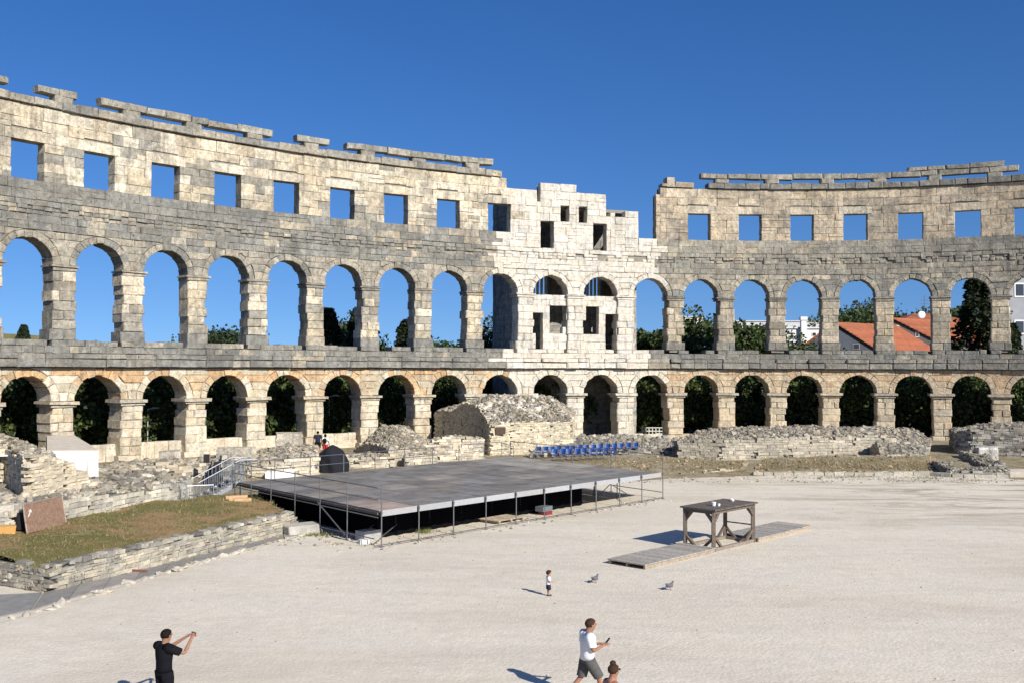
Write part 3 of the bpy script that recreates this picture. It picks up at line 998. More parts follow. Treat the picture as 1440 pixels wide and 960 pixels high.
# rough coping stones along the terrace front and its broken end
n_cop = 0
cl = resample(front, 200)
s = 0
while s < 198:
    w = int(U(3, 8)); a, b = cl[s], cl[min(199, s+w)]
    m = (a+b)/2; d = b-a
    q = MB()
    L = d.length
    P = np.array([[0, 0, 0]])
    V = BOXN*np.array([L*.93, U(.26, .40), U(.09, .16)]) + RNG.normal(0, .018, (8, 3))
    a_ = math.atan2(d.y, d.x)+U(-.1, .1)
    V = [(m.x-.06+v[0]*math.cos(a_)-v[1]*math.sin(a_), m.y+.02+v[0]*math.sin(a_)+v[1]*math.cos(a_), .86+U(-.02, .02)+v[2]) for v in V]
    q.add(V, BOXF, tuple(pal(1, RUBG)[0]))
    q.build('coping_stone', 'rubble', terr)
    s += w
for k in range(46):                 # field stones stacked at the broken corner
    t = U(0, .36); z = U(.02, .72)
    q = MB()
    c = np.array([[TA[0]-5.4*t, TA[1]+2.9*t-.06, z]])
    rocks(q, c, (.10, .19), RUB, .8)
    q.build('field_stone', 'rubble', terr)
# slab walkway with rough edging against the gravel
inn = resample([(-19.5, 33.4), (-16.4, 33.0), (TA[0]+.03, TA[1]-.25), (-13.2, 37.75), (-11.4, 42.0), (-9.7, 46.2), (-8.9, 47.8)], 15)
out = resample([(-16.9, 26.6), (-14.8, 29.4), (-13.85, 32.4), (-12.6, 36.2), (-11.4, 39.8), (-9.65, 44.3), (-8.4, 46.8)], 15)
wk = MB()
V = [(p.x, p.y, .012) for p in inn]+[(p.x, p.y, .012) for p in out]
wk.add(V, [(i, 15+i, 16+i, i+1) for i in range(14)], (.33, .31, .27))
walk = wk.build('walkway', 'gravel'); tag(walk, kind='structure')
for i in range(2, 14):
    a, b = inn[i].lerp(inn[i+1], .02), inn[i].lerp(inn[i+1], .98)
    c, d = out[i].lerp(out[i+1], .02), out[i].lerp(out[i+1], .98)
    c, d = a.lerp(c, .82), b.lerp(d, .82)
    q = MB(); h = .05+U(-.012, .012)
    tp = [(a.x, a.y, h), (c.x, c.y, h), (d.x, d.y, h), (b.x, b.y, h)]
    q.add([(v[0], v[1], .0) for v in tp]+tp, [(4, 5, 6, 7), (0, 1, 5, 4), (1, 2, 6, 5), (2, 3, 7, 6), (3, 0, 4, 7)], jit((.245, .235, .215), .12))
    q.build('paving_slab', 'concrete', walk)
el = resample([(p.x, p.y) for p in out], 70)
for i in range(69):
    if random.random() < .22: continue
    m = (el[i]+el[i+1])/2
    q = MB(); rocks(q, np.array([[m.x+U(-.12, .12), m.y+U(-.1, .1), U(-.02, .03)]]), (.13, .26), [(.52, .47, .38), (.45, .41, .34), (.58, .53, .43)], .45)
    q.build('edging_stone', 'rubble', walk)
beamb = MB(); beam(beamb, (*g(181, 804), .09), (*g(207, 806), .09), .07, .06, (.24, .10, .07))
tag(beamb.build('wooden_batten', 'timber'), 'short reddish batten lying on the slab walkway', 'batten')
bl = MB()
bx(bl, (*pY(425, 45.6), .22), (1.5, .75, .5), .55, (.42, .40, .35), rx=.05)
for k, v in enumerate(bl.v): bl.v[k] = tuple(c+U(-.07, .07) for c in v)
blo = bl.build('stone_block', 'rubble'); bv_ = blo.modifiers.new('b', 'BEVEL'); bv_.width = .07; bv_.segments = 2
tag(blo, 'rough grey stone block lying at the end of the retaining wall', 'stone block')

# second wall behind the lawn and the structures on it
mass('ruin', 'coursed low ruin wall with rubble top running behind the lawn',
     [(-22, 37.6), (-19.7, 40.5), (-18.9, 43.0), (-18.2, 46.4), (-16.9, 50.6), (-16.8, 53.5), (-22.5, 58.5), (-30, 58), (-34, 46)],
     [1.9, 1.85, 1.8, 1.7, 1.62, 1.6, 1.7, 2.0, 2.2], course=.19, slen=.65, cols=[(.50, .46, .37), (.56, .52, .42), (.44, .41, .34), (.38, .36, .31), (.60, .55, .44)],
     rock=(0.073, 0.173), dens=19, rcols=RUBG+RUB)
mass('ruin', 'tall buff masonry stub with a rubble slope beside the white sheet',
     [(-20.9, 44), (-20.35, 46.2), (-19.9, 48.6), (-22.9, 50.3), (-28, 52.5), (-23.3, 47.2)], [3.62, 3.15, 1.95, 2.9, 4.2, 3.72], zb=1.5,
     course=.15, slen=.40, cols=[(.62, .54, .39), (.57, .49, .35), (.66, .58, .44), (.50, .44, .33)], rock=(0.059, 0.128), dens=33, inner=[(-24.2, 49.3, 4.05)])
mass('ruin', 'buff masonry stub with flat top at the end of the long ruin wall',
     [(-23.6, 46.9), (-23.4, 47.5), (-28, 53), (-35, 50), (-28.5, 45.5)], [3.68, 3.7, 4.3, 4.3, 3.7], zb=1.5,
     course=.15, slen=.40, cols=[(.62, .55, .40), (.57, .50, .36), (.65, .58, .44)], rock=(0.059, 0.128), dens=19)
q = MB()
a, b, c, d = at(66, 633, 51.2), at(138, 631.5, 51.2), at(104, 611, 62), at(66, 612, 62)
q.add([a, b, c, d]+[(v[0], v[1], v[2]-.12) for v in (a, b, c, d)], [(0, 1, 2, 3), (4, 7, 6, 5), (0, 4, 5, 1), (1, 5, 6, 2), (2, 6, 7, 3), (3, 7, 4, 0)], (.56, .50, .40))
for v in (c, d): tube(q, v, (v[0], v[1], .4), .06, 8, (.3, .3, .3))
tag(q.build('shelter_roof', 'concrete'), 'flat buff shelter roof above the hanging white sheet', 'shelter')
q = MB()
nx_, nz_ = 24, 14
for j in range(nz_+1):
    for i in range(nx_+1):
        u, v = i/nx_, j/nz_
        x = 72+66*u
        ybot = 640+30.5*min(1, max(.0, u*1.9))
        y = 633.5+(ybot-633.5)*v
        P = at(x, y, 51.0)
        fold = .10*math.sin(u*19+v*2)*v + .05*math.sin(u*43+1)*v
        q.v.append((P[0]-fold*.2, P[1]+fold, P[2]))
for j in range(nz_):
    for i in range(nx_):
        a = j*(nx_+1)+i; q.f.append([a, a+nx_+1, a+nx_+2, a+1])
q.c = [(.82, .81, .77)]*len(q.v)
o = q.build('hanging_sheet', 'cloth', smooth=True); tag(o, 'white cloth sheet hanging under the buff shelter roof', 'sheet')
md = o.modifiers.new('s', 'SOLIDIFY'); md.thickness = .02
q = MB(); v = [at(x, y, Y) for x, y, Y in ((-30, 640, 46), (12, 639, 46.5), (22, 634, 50), (-25, 626, 50))]
q.add(v+[(p[0], p[1], p[2]-.06) for p in v], [(0, 1, 2, 3), (0, 4, 5, 1), (1, 5, 6, 2), (2, 6, 7, 3), (3, 7, 4, 0)], (.70, .71, .72))
tag(q.build('cover_board', 'paint'), 'pale cover board lying on the flat masonry stub', 'board')
# brown board leaning against the wall, with a bin beside it
q = MB(); c0, c1 = g(38, 750, .93), g(93, 735, .93)
v = [(c0[0], c0[1], .93), (c1[0], c1[1], .93), (c1[0]-.35, c1[1]+.35, 2.02), (c0[0]-.35, c0[1]+.35, 2.02)]
off = Vector((-.05, .03, 0))
q.add(v+[tuple(Vector(p)+off) for p in v], [(0, 1, 2, 3), (7, 6, 5, 4), (0, 4, 5, 1), (1, 5, 6, 2), (2, 6, 7, 3), (3, 7, 4, 0)], (.235, .15, .105))
pan = q.build('leaning_panel', 'timber'); tag(pan, 'brown plywood panel with a pale arrow, leaning on the ruin wall', 'panel')
q = MB()
V0, ex, ez = Vector(v[0]), (Vector(v[1])-Vector(v[0])), (Vector(v[3])-Vector(v[0]))
nn = ex.cross(ez).normalized()*.006
def onp(a, b): return tuple(V0+ex*a+ez*b+nn)
q.add([onp(.07, .56), onp(.10, .54), onp(.16, .70), onp(.135, .72), onp(.17, .80), onp(.19, .66), onp(.10, .74)], [(0, 1, 2, 3), (5, 4, 6)], (.62, .55, .47))
q.build('arrow_mark', 'paint', pan)
q = MB()
for s_, e_ in (((0, 0), (0, 1)), ((1, 0), (1, 1)), ((0, 1), (1, 1))):
    beam(q, tuple(V0+ex*s_[0]+ez*s_[1]), tuple(V0+ex*e_[0]+ez*e_[1]), .05, .05, (.30, .24, .19))
q.build('frame', 'timber', pan)
q = MB(); P = g(24, 748, .93)
V = BOXN*np.array([.5, .5, 1.0])
tube(q, (P[0], P[1]+.5, .9), (P[0]-.05, P[1]+.7, 1.55), .34, 12, (.02, .02, .022), .40)
tag(q.build('rubbish_sack', 'cloth'), 'black sack standing beside the leaning brown panel', 'sack')
q = MB(); P = g(9, 752, .93)
bx(q, (P[0], P[1], 1.12), (.62, .45, .40), .5, (.50, .28, .09)); bx(q, (P[0]-.55, P[1]-.25, 1.0), (.7, .3, .2), .45, (.55, .20, .10))
for k in range(len(q.v)): q.v[k] = tuple(c+U(-.03, .03) for c in q.v[k])
tag(q.build('orange_crate', 'plastic'), 'orange crate lying beside the black sack', 'crate')

# ------------------------------------------------------------------ ruins left of and behind the stage
def massp(label, lst, **k):
    pts, tops = tops_px(lst)
    if 'inner' in k and k['inner']:
        k['inner'] = [(*pY(x, Y), zat(y, Y, x)) for x, Y, y in k['inner']]
    return mass(k.pop('name', 'ruin'), label, pts, tops, **k)
massp('grey rounded wall stub standing behind the metal steps', [(303, 60, 652), (316, 58.5, 641), (334, 60, 652), (352, 68, 645), (330, 72, 640), (302, 66, 648)], course=.22, slen=.5, cols=RUBG, dens=19)
massp('long rubble slope between the metal steps and the outer arches', [(150, 60, 655), (240, 62, 652), (330, 66, 648), (345, 75, 641), (260, 73, 646), (165, 70, 650)], course=.2, slen=.5, dens=21, cols=RUB)
massp('low rubble heap left of the black tarpaulin', [(352, 64, 655), (392, 64, 648), (445, 65, 640), (445, 74, 628), (412, 76, 625), (365, 74, 633)], course=.18, slen=.4, dens=28, inner=[(405, 70, 629)])
massp('small coursed wall with white panel in front behind the stage railing', [(400, 66, 655), (440, 66.5, 650), (440, 68, 645), (405, 68, 648)], course=.18, slen=.4, dens=14)
def ashlar_block(label, x0, x1, y0, y1, Y, dpt=1.3, rz=0.25, col=(.55, .5, .4)):
    a, b = at(x0, y0, Y), at(x1, y1, Y)
    q = MB(); h = a[2]-b[2]
    bx(q, ((a[0]+b[0])/2, Y+dpt/2, (a[2]+b[2])/2), (b[0]-a[0], dpt, h), rz, col)
    for k in range(8): q.v[k] = tuple(c+U(-.05, .05) for c in q.v[k])
    bx(q, ((a[0]+b[0])/2, Y+dpt/2, b[2]+h*.5), ((b[0]-a[0])*1.03, dpt*1.03, h*.42), rz, jit(col))
    bx(q, ((a[0]+b[0])/2, Y+dpt/2, (b[2]-.6)/2+.15), ((b[0]-a[0])*1.05, dpt*1.1, b[2]+.5), rz, jit(lerp(col, GREY, .4)))
    tag(q.build('ashlar_block', 'ashlar'), label, 'stone block')
ashlar_block('large cut stone block before an arch beside the two standing visitors', 386, 422, 609, 633, 77)
ashlar_block('squat cut stone block on the rubble behind the metal steps', 304, 356, 629, 641, 71, 1.0)
ashlar_block('pale cut stone block on the ground between two lower piers near the steps', 222, 250, 634, 648, 71, 1.0, .3)
# things covered by a black tarpaulin
q = MB()
P0 = pY(468, 68)
nu, nv = 30, 12
for j in range(nv+1):
    t = j/nv
    for i in range(nu):
        th = 2*math.pi*i/nu
        r = (1+.10*math.sin(th*5+j*.5)+.06*math.sin(th*9+2))*(1-t**4)
        z = .2+2.1*t**.8*(1+.05*math.sin(th*3+1)*(1-t))
        q.v.append((P0[0]+.98*r*math.cos(th), P0[1]+.9*r*math.sin(th), z))
for j in range(nv):
    for i in range(nu):
        q.f.append([j*nu+i, j*nu+(i+1) % nu, (j+1)*nu+(i+1) % nu, (j+1)*nu+i])
q.c = [(.018, .019, .024)]*len(q.v)
tag(q.build('tarpaulin', 'cloth', smooth=True), 'rounded heap covered by a black tarpaulin behind the stage', 'tarpaulin')
q = MB(); a, b = at(373, 672, 63.5), at(412, 660, 63.5)
bx(q, ((a[0]+b[0])/2, 63.8, a[2]-.1), (b[0]-a[0], .9, 1.0), .1, (.74, .76, .80))
tag(q.build('white_box', 'paint'), 'white box standing behind the left corner of the stage', 'box')
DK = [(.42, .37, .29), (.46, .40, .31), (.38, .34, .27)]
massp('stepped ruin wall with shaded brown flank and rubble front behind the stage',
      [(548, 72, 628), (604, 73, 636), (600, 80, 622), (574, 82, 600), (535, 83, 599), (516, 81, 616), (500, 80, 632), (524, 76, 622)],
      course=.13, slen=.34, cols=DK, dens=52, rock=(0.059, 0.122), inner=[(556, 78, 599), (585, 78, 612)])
massp('long coursed pale wall behind the stage railing', [(588, 75, 632), (612, 75.3, 617), (650, 76, 613), (676, 77, 617), (678, 80, 615), (640, 80, 610), (600, 79, 617)], course=.2, slen=.55, cols=LIT, dens=24)
massp('low broken wall along the back edge of the stage', [(455, 69.5, 648), (500, 70, 642), (552, 70.6, 640), (552, 73, 635), (500, 73, 638), (458, 72, 644)], course=.2, slen=.45, cols=LIT, dens=33, rcols=RUB)
massp('small broken wall with dark gap behind the stage', [(574, 71.5, 640), (612, 72.5, 636), (612, 74.5, 632), (576, 74, 636)], course=.2, slen=.45, cols=LIT, dens=28)
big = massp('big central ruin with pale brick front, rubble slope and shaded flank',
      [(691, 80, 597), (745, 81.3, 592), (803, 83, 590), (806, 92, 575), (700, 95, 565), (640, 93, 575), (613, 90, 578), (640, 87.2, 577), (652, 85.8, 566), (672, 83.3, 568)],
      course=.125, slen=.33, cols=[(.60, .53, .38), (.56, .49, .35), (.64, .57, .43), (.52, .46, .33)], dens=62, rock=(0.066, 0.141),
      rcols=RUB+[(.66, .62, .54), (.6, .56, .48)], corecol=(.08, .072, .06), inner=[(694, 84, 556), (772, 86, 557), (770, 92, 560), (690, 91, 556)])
q = MB(); a, b = at(697, 600, 79.75), at(711, 610, 79.95)
bx(q, ((a[0]+b[0])/2, 79.93, (a[2]+b[2])/2), (b[0]-a[0], .06, a[2]-b[2]), .20, (.07, .045, .03))
tag(q.build('information_plaque', 'paint'), 'small dark plaque fixed to the pale front of the central ruin', 'plaque')
massp('long heap of grey rubble behind the blue chairs', [(742, 79, 640), (800, 80.5, 632), (870, 82, 629), (930, 82, 634), (962, 81, 640), (962, 88, 618), (900, 90, 613), (830, 88, 612), (765, 86, 617)],
      course=.2, slen=.4, cols=RUBG, rcols=RUBG, dens=26, rock=(0.079, 0.192), inner=[(800, 85, 616), (905, 86, 615)])
massp('wide low ruin wall of grey stones below the arches', [(955, 80, 622), (985, 79.5, 617), (1015, 79, 619), (1060, 79.5, 615), (1110, 80, 614), (1200, 81.5, 614), (1240, 82, 612), (1303, 83.5, 628), (1307, 86, 615), (1285, 88.5, 603), (1230, 89.5, 599), (1100, 90, 600), (1040, 90, 601), (990, 90, 604), (958, 87, 616)],
      course=.2, slen=.42, cols=[(.40, .36, .28), (.44, .39, .30), (.36, .33, .27), (.48, .43, .33)], rcols=RUBG+RUB, dens=24, rock=(0.066, 0.166), inner=[(1000, 86, 611), (1060, 86, 604), (1150, 86, 603), (1230, 87, 602), (1280, 86.5, 607)])
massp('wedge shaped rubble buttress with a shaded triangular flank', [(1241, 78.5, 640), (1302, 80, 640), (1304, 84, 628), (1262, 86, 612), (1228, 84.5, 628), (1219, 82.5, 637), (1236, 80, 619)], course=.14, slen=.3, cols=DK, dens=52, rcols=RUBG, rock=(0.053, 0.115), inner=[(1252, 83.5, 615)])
massp('massive wall block of dark rubble with a pale coursed end', [(1347, 83, 606), (1367, 82, 604), (1400, 81.5, 602), (1470, 80, 600), (1520, 84, 592), (1460, 88, 592), (1385, 89, 596), (1337, 89, 603)], course=.17, slen=.45, cols=RUBG, rcols=RUBG, dens=43, rock=(0.066, 0.141))
# banks and low strips beside the arena edge
BR = [(.40, .27, .165), (.47, .37, .24), (.33, .26, .18), (.52, .45, .33), (.42, .30, .19)]
massp('earth bank with reddish brick courses along the arena edge', [(1064, 71.6, 664), (1150, 71.9, 665), (1240, 72.1, 664), (1308, 72.6, 663), (1312, 77, 640), (1240, 78, 639), (1160, 78, 639), (1100, 77, 641), (1066, 74.5, 652)],
      course=.14, slen=.35, cols=BR, rcols=BR+[(.16, .14, .07), (.2, .17, .09)], dens=5, rock=(0.046, 0.12), coremat='soil')
massp('brown earth bank with a stone edge behind the stage corner', [(822, 69.8, 664), (900, 70.2, 664), (985, 71.4, 664), (1044, 73.5, 658), (1050, 78, 646), (960, 78.5, 643), (850, 77.5, 644)],
      course=.15, slen=.4, cols=RUB+BR, rcols=BR+[(.18, .15, .08), (.22, .19, .10)], dens=4, rock=(0.04, 0.11), coremat='soil')
massp('low dark kerb wall at the right of the brick bank', [(1336, 70.6, 661), (1416, 69.8, 662), (1417, 71.3, 657), (1340, 72, 657)], course=.16, slen=.45, cols=RUBG, rcols=RUBG, dens=38, rock=(0.053, 0.115))
massp('short slanting wall end with a shaded face beside the brick bank', [(1313, 75, 648), (1336, 70.7, 659), (1346, 71.3, 657), (1326, 75.5, 647)], course=.16, slen=.4, cols=RUBG, rcols=RUBG, dens=38, rock=(0.053, 0.115))
massp('narrow slanting rubble wall leading to the massive block', [(1352, 81, 633), (1390, 72.8, 653), (1412, 72.6, 652), (1377, 81, 632)], course=.16, slen=.4, cols=RUBG, rcols=RUBG, dens=43, rock=(0.053, 0.128))
ashlar_block('white stone slab lying before the massive rubble block', 1376, 1403, 628.5, 633.5, 79, .8, .05, (.74, .72, .67))
q = MB(); v = [pY(1417, 69.9), pY(1500, 69), pY(1500, 71.5), pY(1418, 72)]
q.add([(p[0], p[1], .0) for p in v]+[(p[0], p[1], .42) for p in v], BOXF, (.56, .50, .41))
tag(q.build('concrete_ramp', 'concrete'), 'pale concrete ramp block at the end of the dark kerb wall', 'ramp')
# kerb stones along the arena edge
kerb = empty('arena_kerb', (20, 71, 0)); tag(kerb, kind='structure')
line = resample([pY(1058, 71.2), pY(1170, 71.2), pY(1300, 71.6), pY(1335, 70.4), pY(1416, 69.5)], 26)
for i in range(25):
    a, b = line[i], line[i+1]
    q = MB(); m = (a+b)/2; d = b-a
    bx(q, (m.x, m.y, .10), (d.length*.95, .5, .30+U(-.04, .03)), math.atan2(d.y, d.x)+U(-.03, .03), jit((.42, .39, .32), .15))
    for k in range(8): q.v[k] = tuple(c+U(-.03, .03) for c in q.v[k])
    q.build('kerb_stone', 'rubble', kerb)
sc = MB(); P = []
for k in range(420):
    x = U(820, 1440); Y = U(66.5, 70.3) if x > 1040 else U(66, 69.6)
    p = pY(x, Y); P.append((p[0], p[1], U(-.02, .03)))
for k in range(160):
    u = U(-.03, 1.0); p = (-5.5+14*u+U(-1.2, .8), 42.4+15.8*u+U(-1.2, .8)); P.append((p[0], p[1], U(-.02, .02)))
for k in range(160):
    p = pY(U(380, 540), U(42.5, 46.5)); P.append((p[0], p[1], U(-.03, .02)))
rocks(sc, P, (.03, .12), RUB, .6)
P = [(U(-14, 20), U(24, 62), U(-.01, .01)) for k in range(500)]
rocks(sc, P, (.015, .04), RUB, .6)
tag(sc.build('loose_stones', 'rubble'), 'small stones scattered on the gravel along the arena edge', 'stones', kind='stuff')
wd = MB(); P = []
for k in range(900):
    c = random.choice([(595, 747.5, 12), (450, 752, 20), (1180, 671, 60), (1300, 672, 30), (350, 712, 30)])
    p = g(c[0]+random.gauss(0, c[2]*.6), c[1]+random.gauss(0, 1.2)); P.append((p[0], p[1], 0))
blades(wd, np.array(P), (.06, .2), ((.10, .14, .035), (.16, .18, .05), (.25, .22, .09)))
tag(wd.build('weeds', 'leaf'), 'small green weeds along the gravel edge and stage foot', 'weeds', kind='stuff')
bk_ = MB(); P = []
for k in range(9000):               # dry grass on the two banks
    x = U(1070, 1308) if random.random() < .6 else U(830, 1045)
    Y = U(73, 77.2) if x > 1060 else U(71.5, 77.2)
    p = pY(x, Y)
    zf, zr = (.12, .73) if x > 1060 else (.05, .55)
    f = (Y-72)/5.5
    P.append((p[0], p[1], zf+(zr-zf)*f+.02))
blades(bk_, np.array(P), (.05, .16), ((.22, .18, .08), (.30, .23, .12), (.15, .145, .055), (.36, .29, .17)))
tag(bk_.build('bank_grass', 'leaf'), 'dry tufts of grass on the earth banks by the arena edge', 'grass', kind='stuff')

wr = MB(); blades(wr, np.array(WEEDS), (.06, .18), ((.12, .14, .045), (.20, .18, .07), (.28, .23, .12), (.09, .11, .03)))
tag(wr.build('ruin_weeds', 'leaf'), 'dry weeds sprouting between the rubble of the ruins', 'weeds', kind='stuff')

# ------------------------------------------------------------------ the stage
SN, SR, SL = Vector((-5.5, 42.4)), Vector((8.5, 58.3)), Vector((-14.2, 52.9))
ZD = 1.48
def SP(u, v, z): p = SN+(SR-SN)*u+(SL-SN)*v; return (p.x, p.y, z)
stage = empty('stage', SP(.5, .5, 0), 'large dark grey stage platform on scaffolding with tubular railings', 'stage')
NU, NV = 10, 8
for i in range(NU):
    for j in range(NV):
        q = MB(); e = .0009; z = ZD+U(-.004, .004)
        c = [SP(u, v, z) for u, v in ((i/NU+e, j/NV+e), ((i+1)/NU-e, j/NV+e), ((i+1)/NU-e, (j+1)/NV-e), (i/NU+e, (j+1)/NV-e))]
        base = (.185, .175, .16)
        if random.random() < .12: base = (.235, .21, .18)
        if i == 0 and j in (0, 1): base = (.31, .25, .205)
        if i >= 8 and j >= 3: base = (.27, .255, .225)
        q.add([(p[0], p[1], p[2]-.06) for p in c]+c, BOXF, jit(base, .16))
        q.build('deck_panel', 'deck', stage)
for i in range(NU):
    q = MB(); u0, u1 = i/NU+.002, (i+1)/NU-.002
    v0, v1 = -.004, -.0075
    zt, zb_ = ZD+.02, ZD-.23
    c = [SP(u0, v1, zb_), SP(u1, v1, zb_), SP(u1, v0, zb_), SP(u0, v0, zb_), SP(u0, v1, zt), SP(u1, v1, zt), SP(u1, v0, zt), SP(u0, v0, zt)]
    q.add(c, BOXF, jit((.33, .33, .33), .07)); q.build('edge_board', 'paint', stage)
for j in range(NV):
    q = MB(); v0, v1 = j/NV+.002, (j+1)/NV-.002
    c = [SP(u, v, z) for z in (ZD-.16, ZD-.065) for u, v in ((-.004, v0), (.0, v0), (.0, v1), (-.004, v1))]
    q.add(c, BOXF, (.10, .095, .09)); q.build('side_board', 'timber', stage)
ST = (.20, .205, .215)
STL = (.22, .22, .225)
def post(u, v, z0, z1, name='scaffold_post', c=STL, r=.027):
    q = MB(); tube(q, SP(u, v, z0), SP(u, v, z1), r, 8, c)
    bx(q, SP(u, v, z0+.02), (.15, .15, .03), .8, c)
    tube(q, SP(u, v, ZD-.12), SP(u, v, ZD-.02), .042, 8, lerp(c, (0, 0, 0), .3))
    q.build(name, 'steel', stage)
def rail(a, b, name='rail', c=STL, r=.023):
    q = MB(); tube(q, a, b, r, 8, c); q.build(name, 'steel', stage)
for k in range(11):
    u = k/10
    post(u, -.014, 0, ZD+(1.08 if k in (0, 10) else .14))
vs = [.17, .345, .52, .70, .86, 1.0]
for v in vs: post(-.008, v, ground_z(*SP(0, v, 0)[:2]), ZD+1.06)
for z in (ZD+.5, ZD+1.0): rail(SP(-.012, -.02, z), SP(-.012, 1.0, z))
rail(SP(-.012, -.02, ZD-.22), SP(-.012, 1.0, ZD-.22), 'ledger')
rail(SP(-.012, 0, .35), SP(-.012, .36, .30), 'ledger')
rail(SP(-.014, .345, ZD-.1), SP(-.014, .17, .25), 'brace', r=.03)
rail(SP(-.02, -.016, .10), SP(1.0, -.016, .10), 'ledger')
rail(SP(.0, -.012, .42), SP(.12, .14, .5), 'brace')
for k in range(1, 9):
    post(k/9, 1.008, .2, ZD+1.02)
for z in (ZD+.5, ZD+1.0):
    rail(SP(0, 1.01, z), SP(.74, 1.01, z)); rail(SP(.80, 1.01, z), SP(1.0, 1.01, z))
for v in (.30, .55, .8, 1.0): post(1.008, v, ground_z(*SP(1, v, 0)[:2]), ZD+1.02)
rail(SP(1.008, 0, ZD+1.0), SP(1.008, 1, ZD+1.0)); rail(SP(1.008, 0, .35), SP(1.008, .3, .4), 'ledger'); rail(SP(.86, .0, .4), SP(1.0, .28, .42), 'brace')
for i in range(1, 10):
    for j in (1, 2, 4, 6):
        post(i/10+.01, j/7.2, 0.0, ZD-.07, c=(.11, .11, .115))
for i in range(0, 9, 2):
    rail(SP(i/10+.01, 1/7.2, .15), SP((i+1)/10+.01, 1/7.2, 1.2), 'brace', c=(.12, .12, .125))
for i in range(10):
    q = MB(); c = [SP(i/10+.01, v, z) for z in (ZD-.24, ZD-.08) for v in (.01, .99)]
    q.add([SP(i/10+.006, .012, ZD-.24), SP(i/10+.012, .012, ZD-.24), SP(i/10+.012, .98, ZD-.24), SP(i/10+.006, .98, ZD-.24),
           SP(i/10+.006, .012, ZD-.075), SP(i/10+.012, .012, ZD-.075), SP(i/10+.012, .98, ZD-.075), SP(i/10+.006, .98, ZD-.075)], BOXF, (.05, .05, .052))
    q.build('deck_joist', 'steel', stage)
_d = NT('stage_shade'); _d.fin(_d.attr(), 1.0, 0.0)
def stage_shade(u0, v0, u1, v1, z0=.02):  # black sheets added in place of the deep shade under the stage
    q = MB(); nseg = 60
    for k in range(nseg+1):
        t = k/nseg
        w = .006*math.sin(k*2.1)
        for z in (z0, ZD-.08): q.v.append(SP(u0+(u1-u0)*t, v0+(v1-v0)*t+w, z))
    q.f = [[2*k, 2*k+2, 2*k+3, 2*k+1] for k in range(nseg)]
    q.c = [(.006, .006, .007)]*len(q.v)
    q.build('stage_shade_sheet', 'stage_shade', stage)
stage_shade(.05, .12, .74, .12); stage_shade(.05, .12, .05, .97); stage_shade(.74, .12, .74, .6); stage_shade(.06, .96, .99, .96)
# things lying under the stage
def thing_box(name, label, cat, c, s, rz, col, mat='timber'):
    q = MB(); bx(q, c, s, rz, col); tag(q.build(name, mat), label, cat); return q
q = MB(); a, b = g(592, 742, .1), g(695, 725, .1); beam(q, (*a, .16), (*b, .16), .24, .06, (.36, .26, .17))
tag(q.build('long_plank', 'timber'), 'long brown plank lying under the front of the stage', 'plank')
pal_ = empty('pallet', (*g(705, 731), 0), 'flat wooden pallet lying at the front of the stage foot', 'pallet')
pc = Vector(g(706, 732)); dirv = (SR-SN).normalized(); pv = Vector((-dirv.y, dirv.x)); ang_ = math.atan2(dirv.y, dirv.x)
for k in range(6):
    q = MB(); p = pc+pv*(k-2.5)*.22; bx(q, (p.x, p.y, .16), (2.0, .17, .03), ang_, jit((.42, .35, .26))); q.build('slat', 'timber', pal_)
for k in range(3):
    q = MB(); p = pc+dirv*(k-1)*.85; bx(q, (p.x, p.y, .075), (.12, 1.25, .13), ang_, (.30, .24, .17)); q.build('bearer', 'timber', pal_)
tb = empty('tool_box', (*g(768, 724), 0), 'grey box with a red lower half beside a stage post', 'box')
p = g(768, 724)
q = MB(); bx(q, (p[0], p[1]+.3, .09), (.55, .4, .18), .9, (.20, .025, .022)); q.build('base', 'plastic', tb)
q = MB(); bx(q, (p[0]-.1, p[1]+.4, .30), (.8, .5, .24), .9, (.13, .155, .16)); q.build('lid', 'plastic', tb)
p = g(527, 760); thing_box('concrete_weight', 'pale concrete weight at the near corner post of the stage', 'weight', (p[0]-.35, p[1]+.5, .2), (.95, .6, .4), .85, (.34, .34, .33), 'concrete')
p = g(520, 765); thing_box('white_bag', 'small white bag at the foot of the near corner post', 'bag', (p[0]-.3, p[1]+.3, .08), (.4, .3, .16), .5, (.7, .7, .68), 'cloth')
sk = Vector(g(330, 706, .9))
bun = empty('firewood_bundle', (sk.x, sk.y, .9), 'bundle of short cut logs lying on the lawn end', 'logs')
for k in range(5):
    q = MB(); a = Vector((sk.x+.1*k-.1+U(-.1, .1), sk.y+U(-.1, .1), 1.0+.14*(k % 2)))
    d = Vector((.75, .35, 0)); tube(q, a-d*.5, a+d*.5, .11, 9, jit((.42, .28, .15))); q.build('log', 'bark', bun)
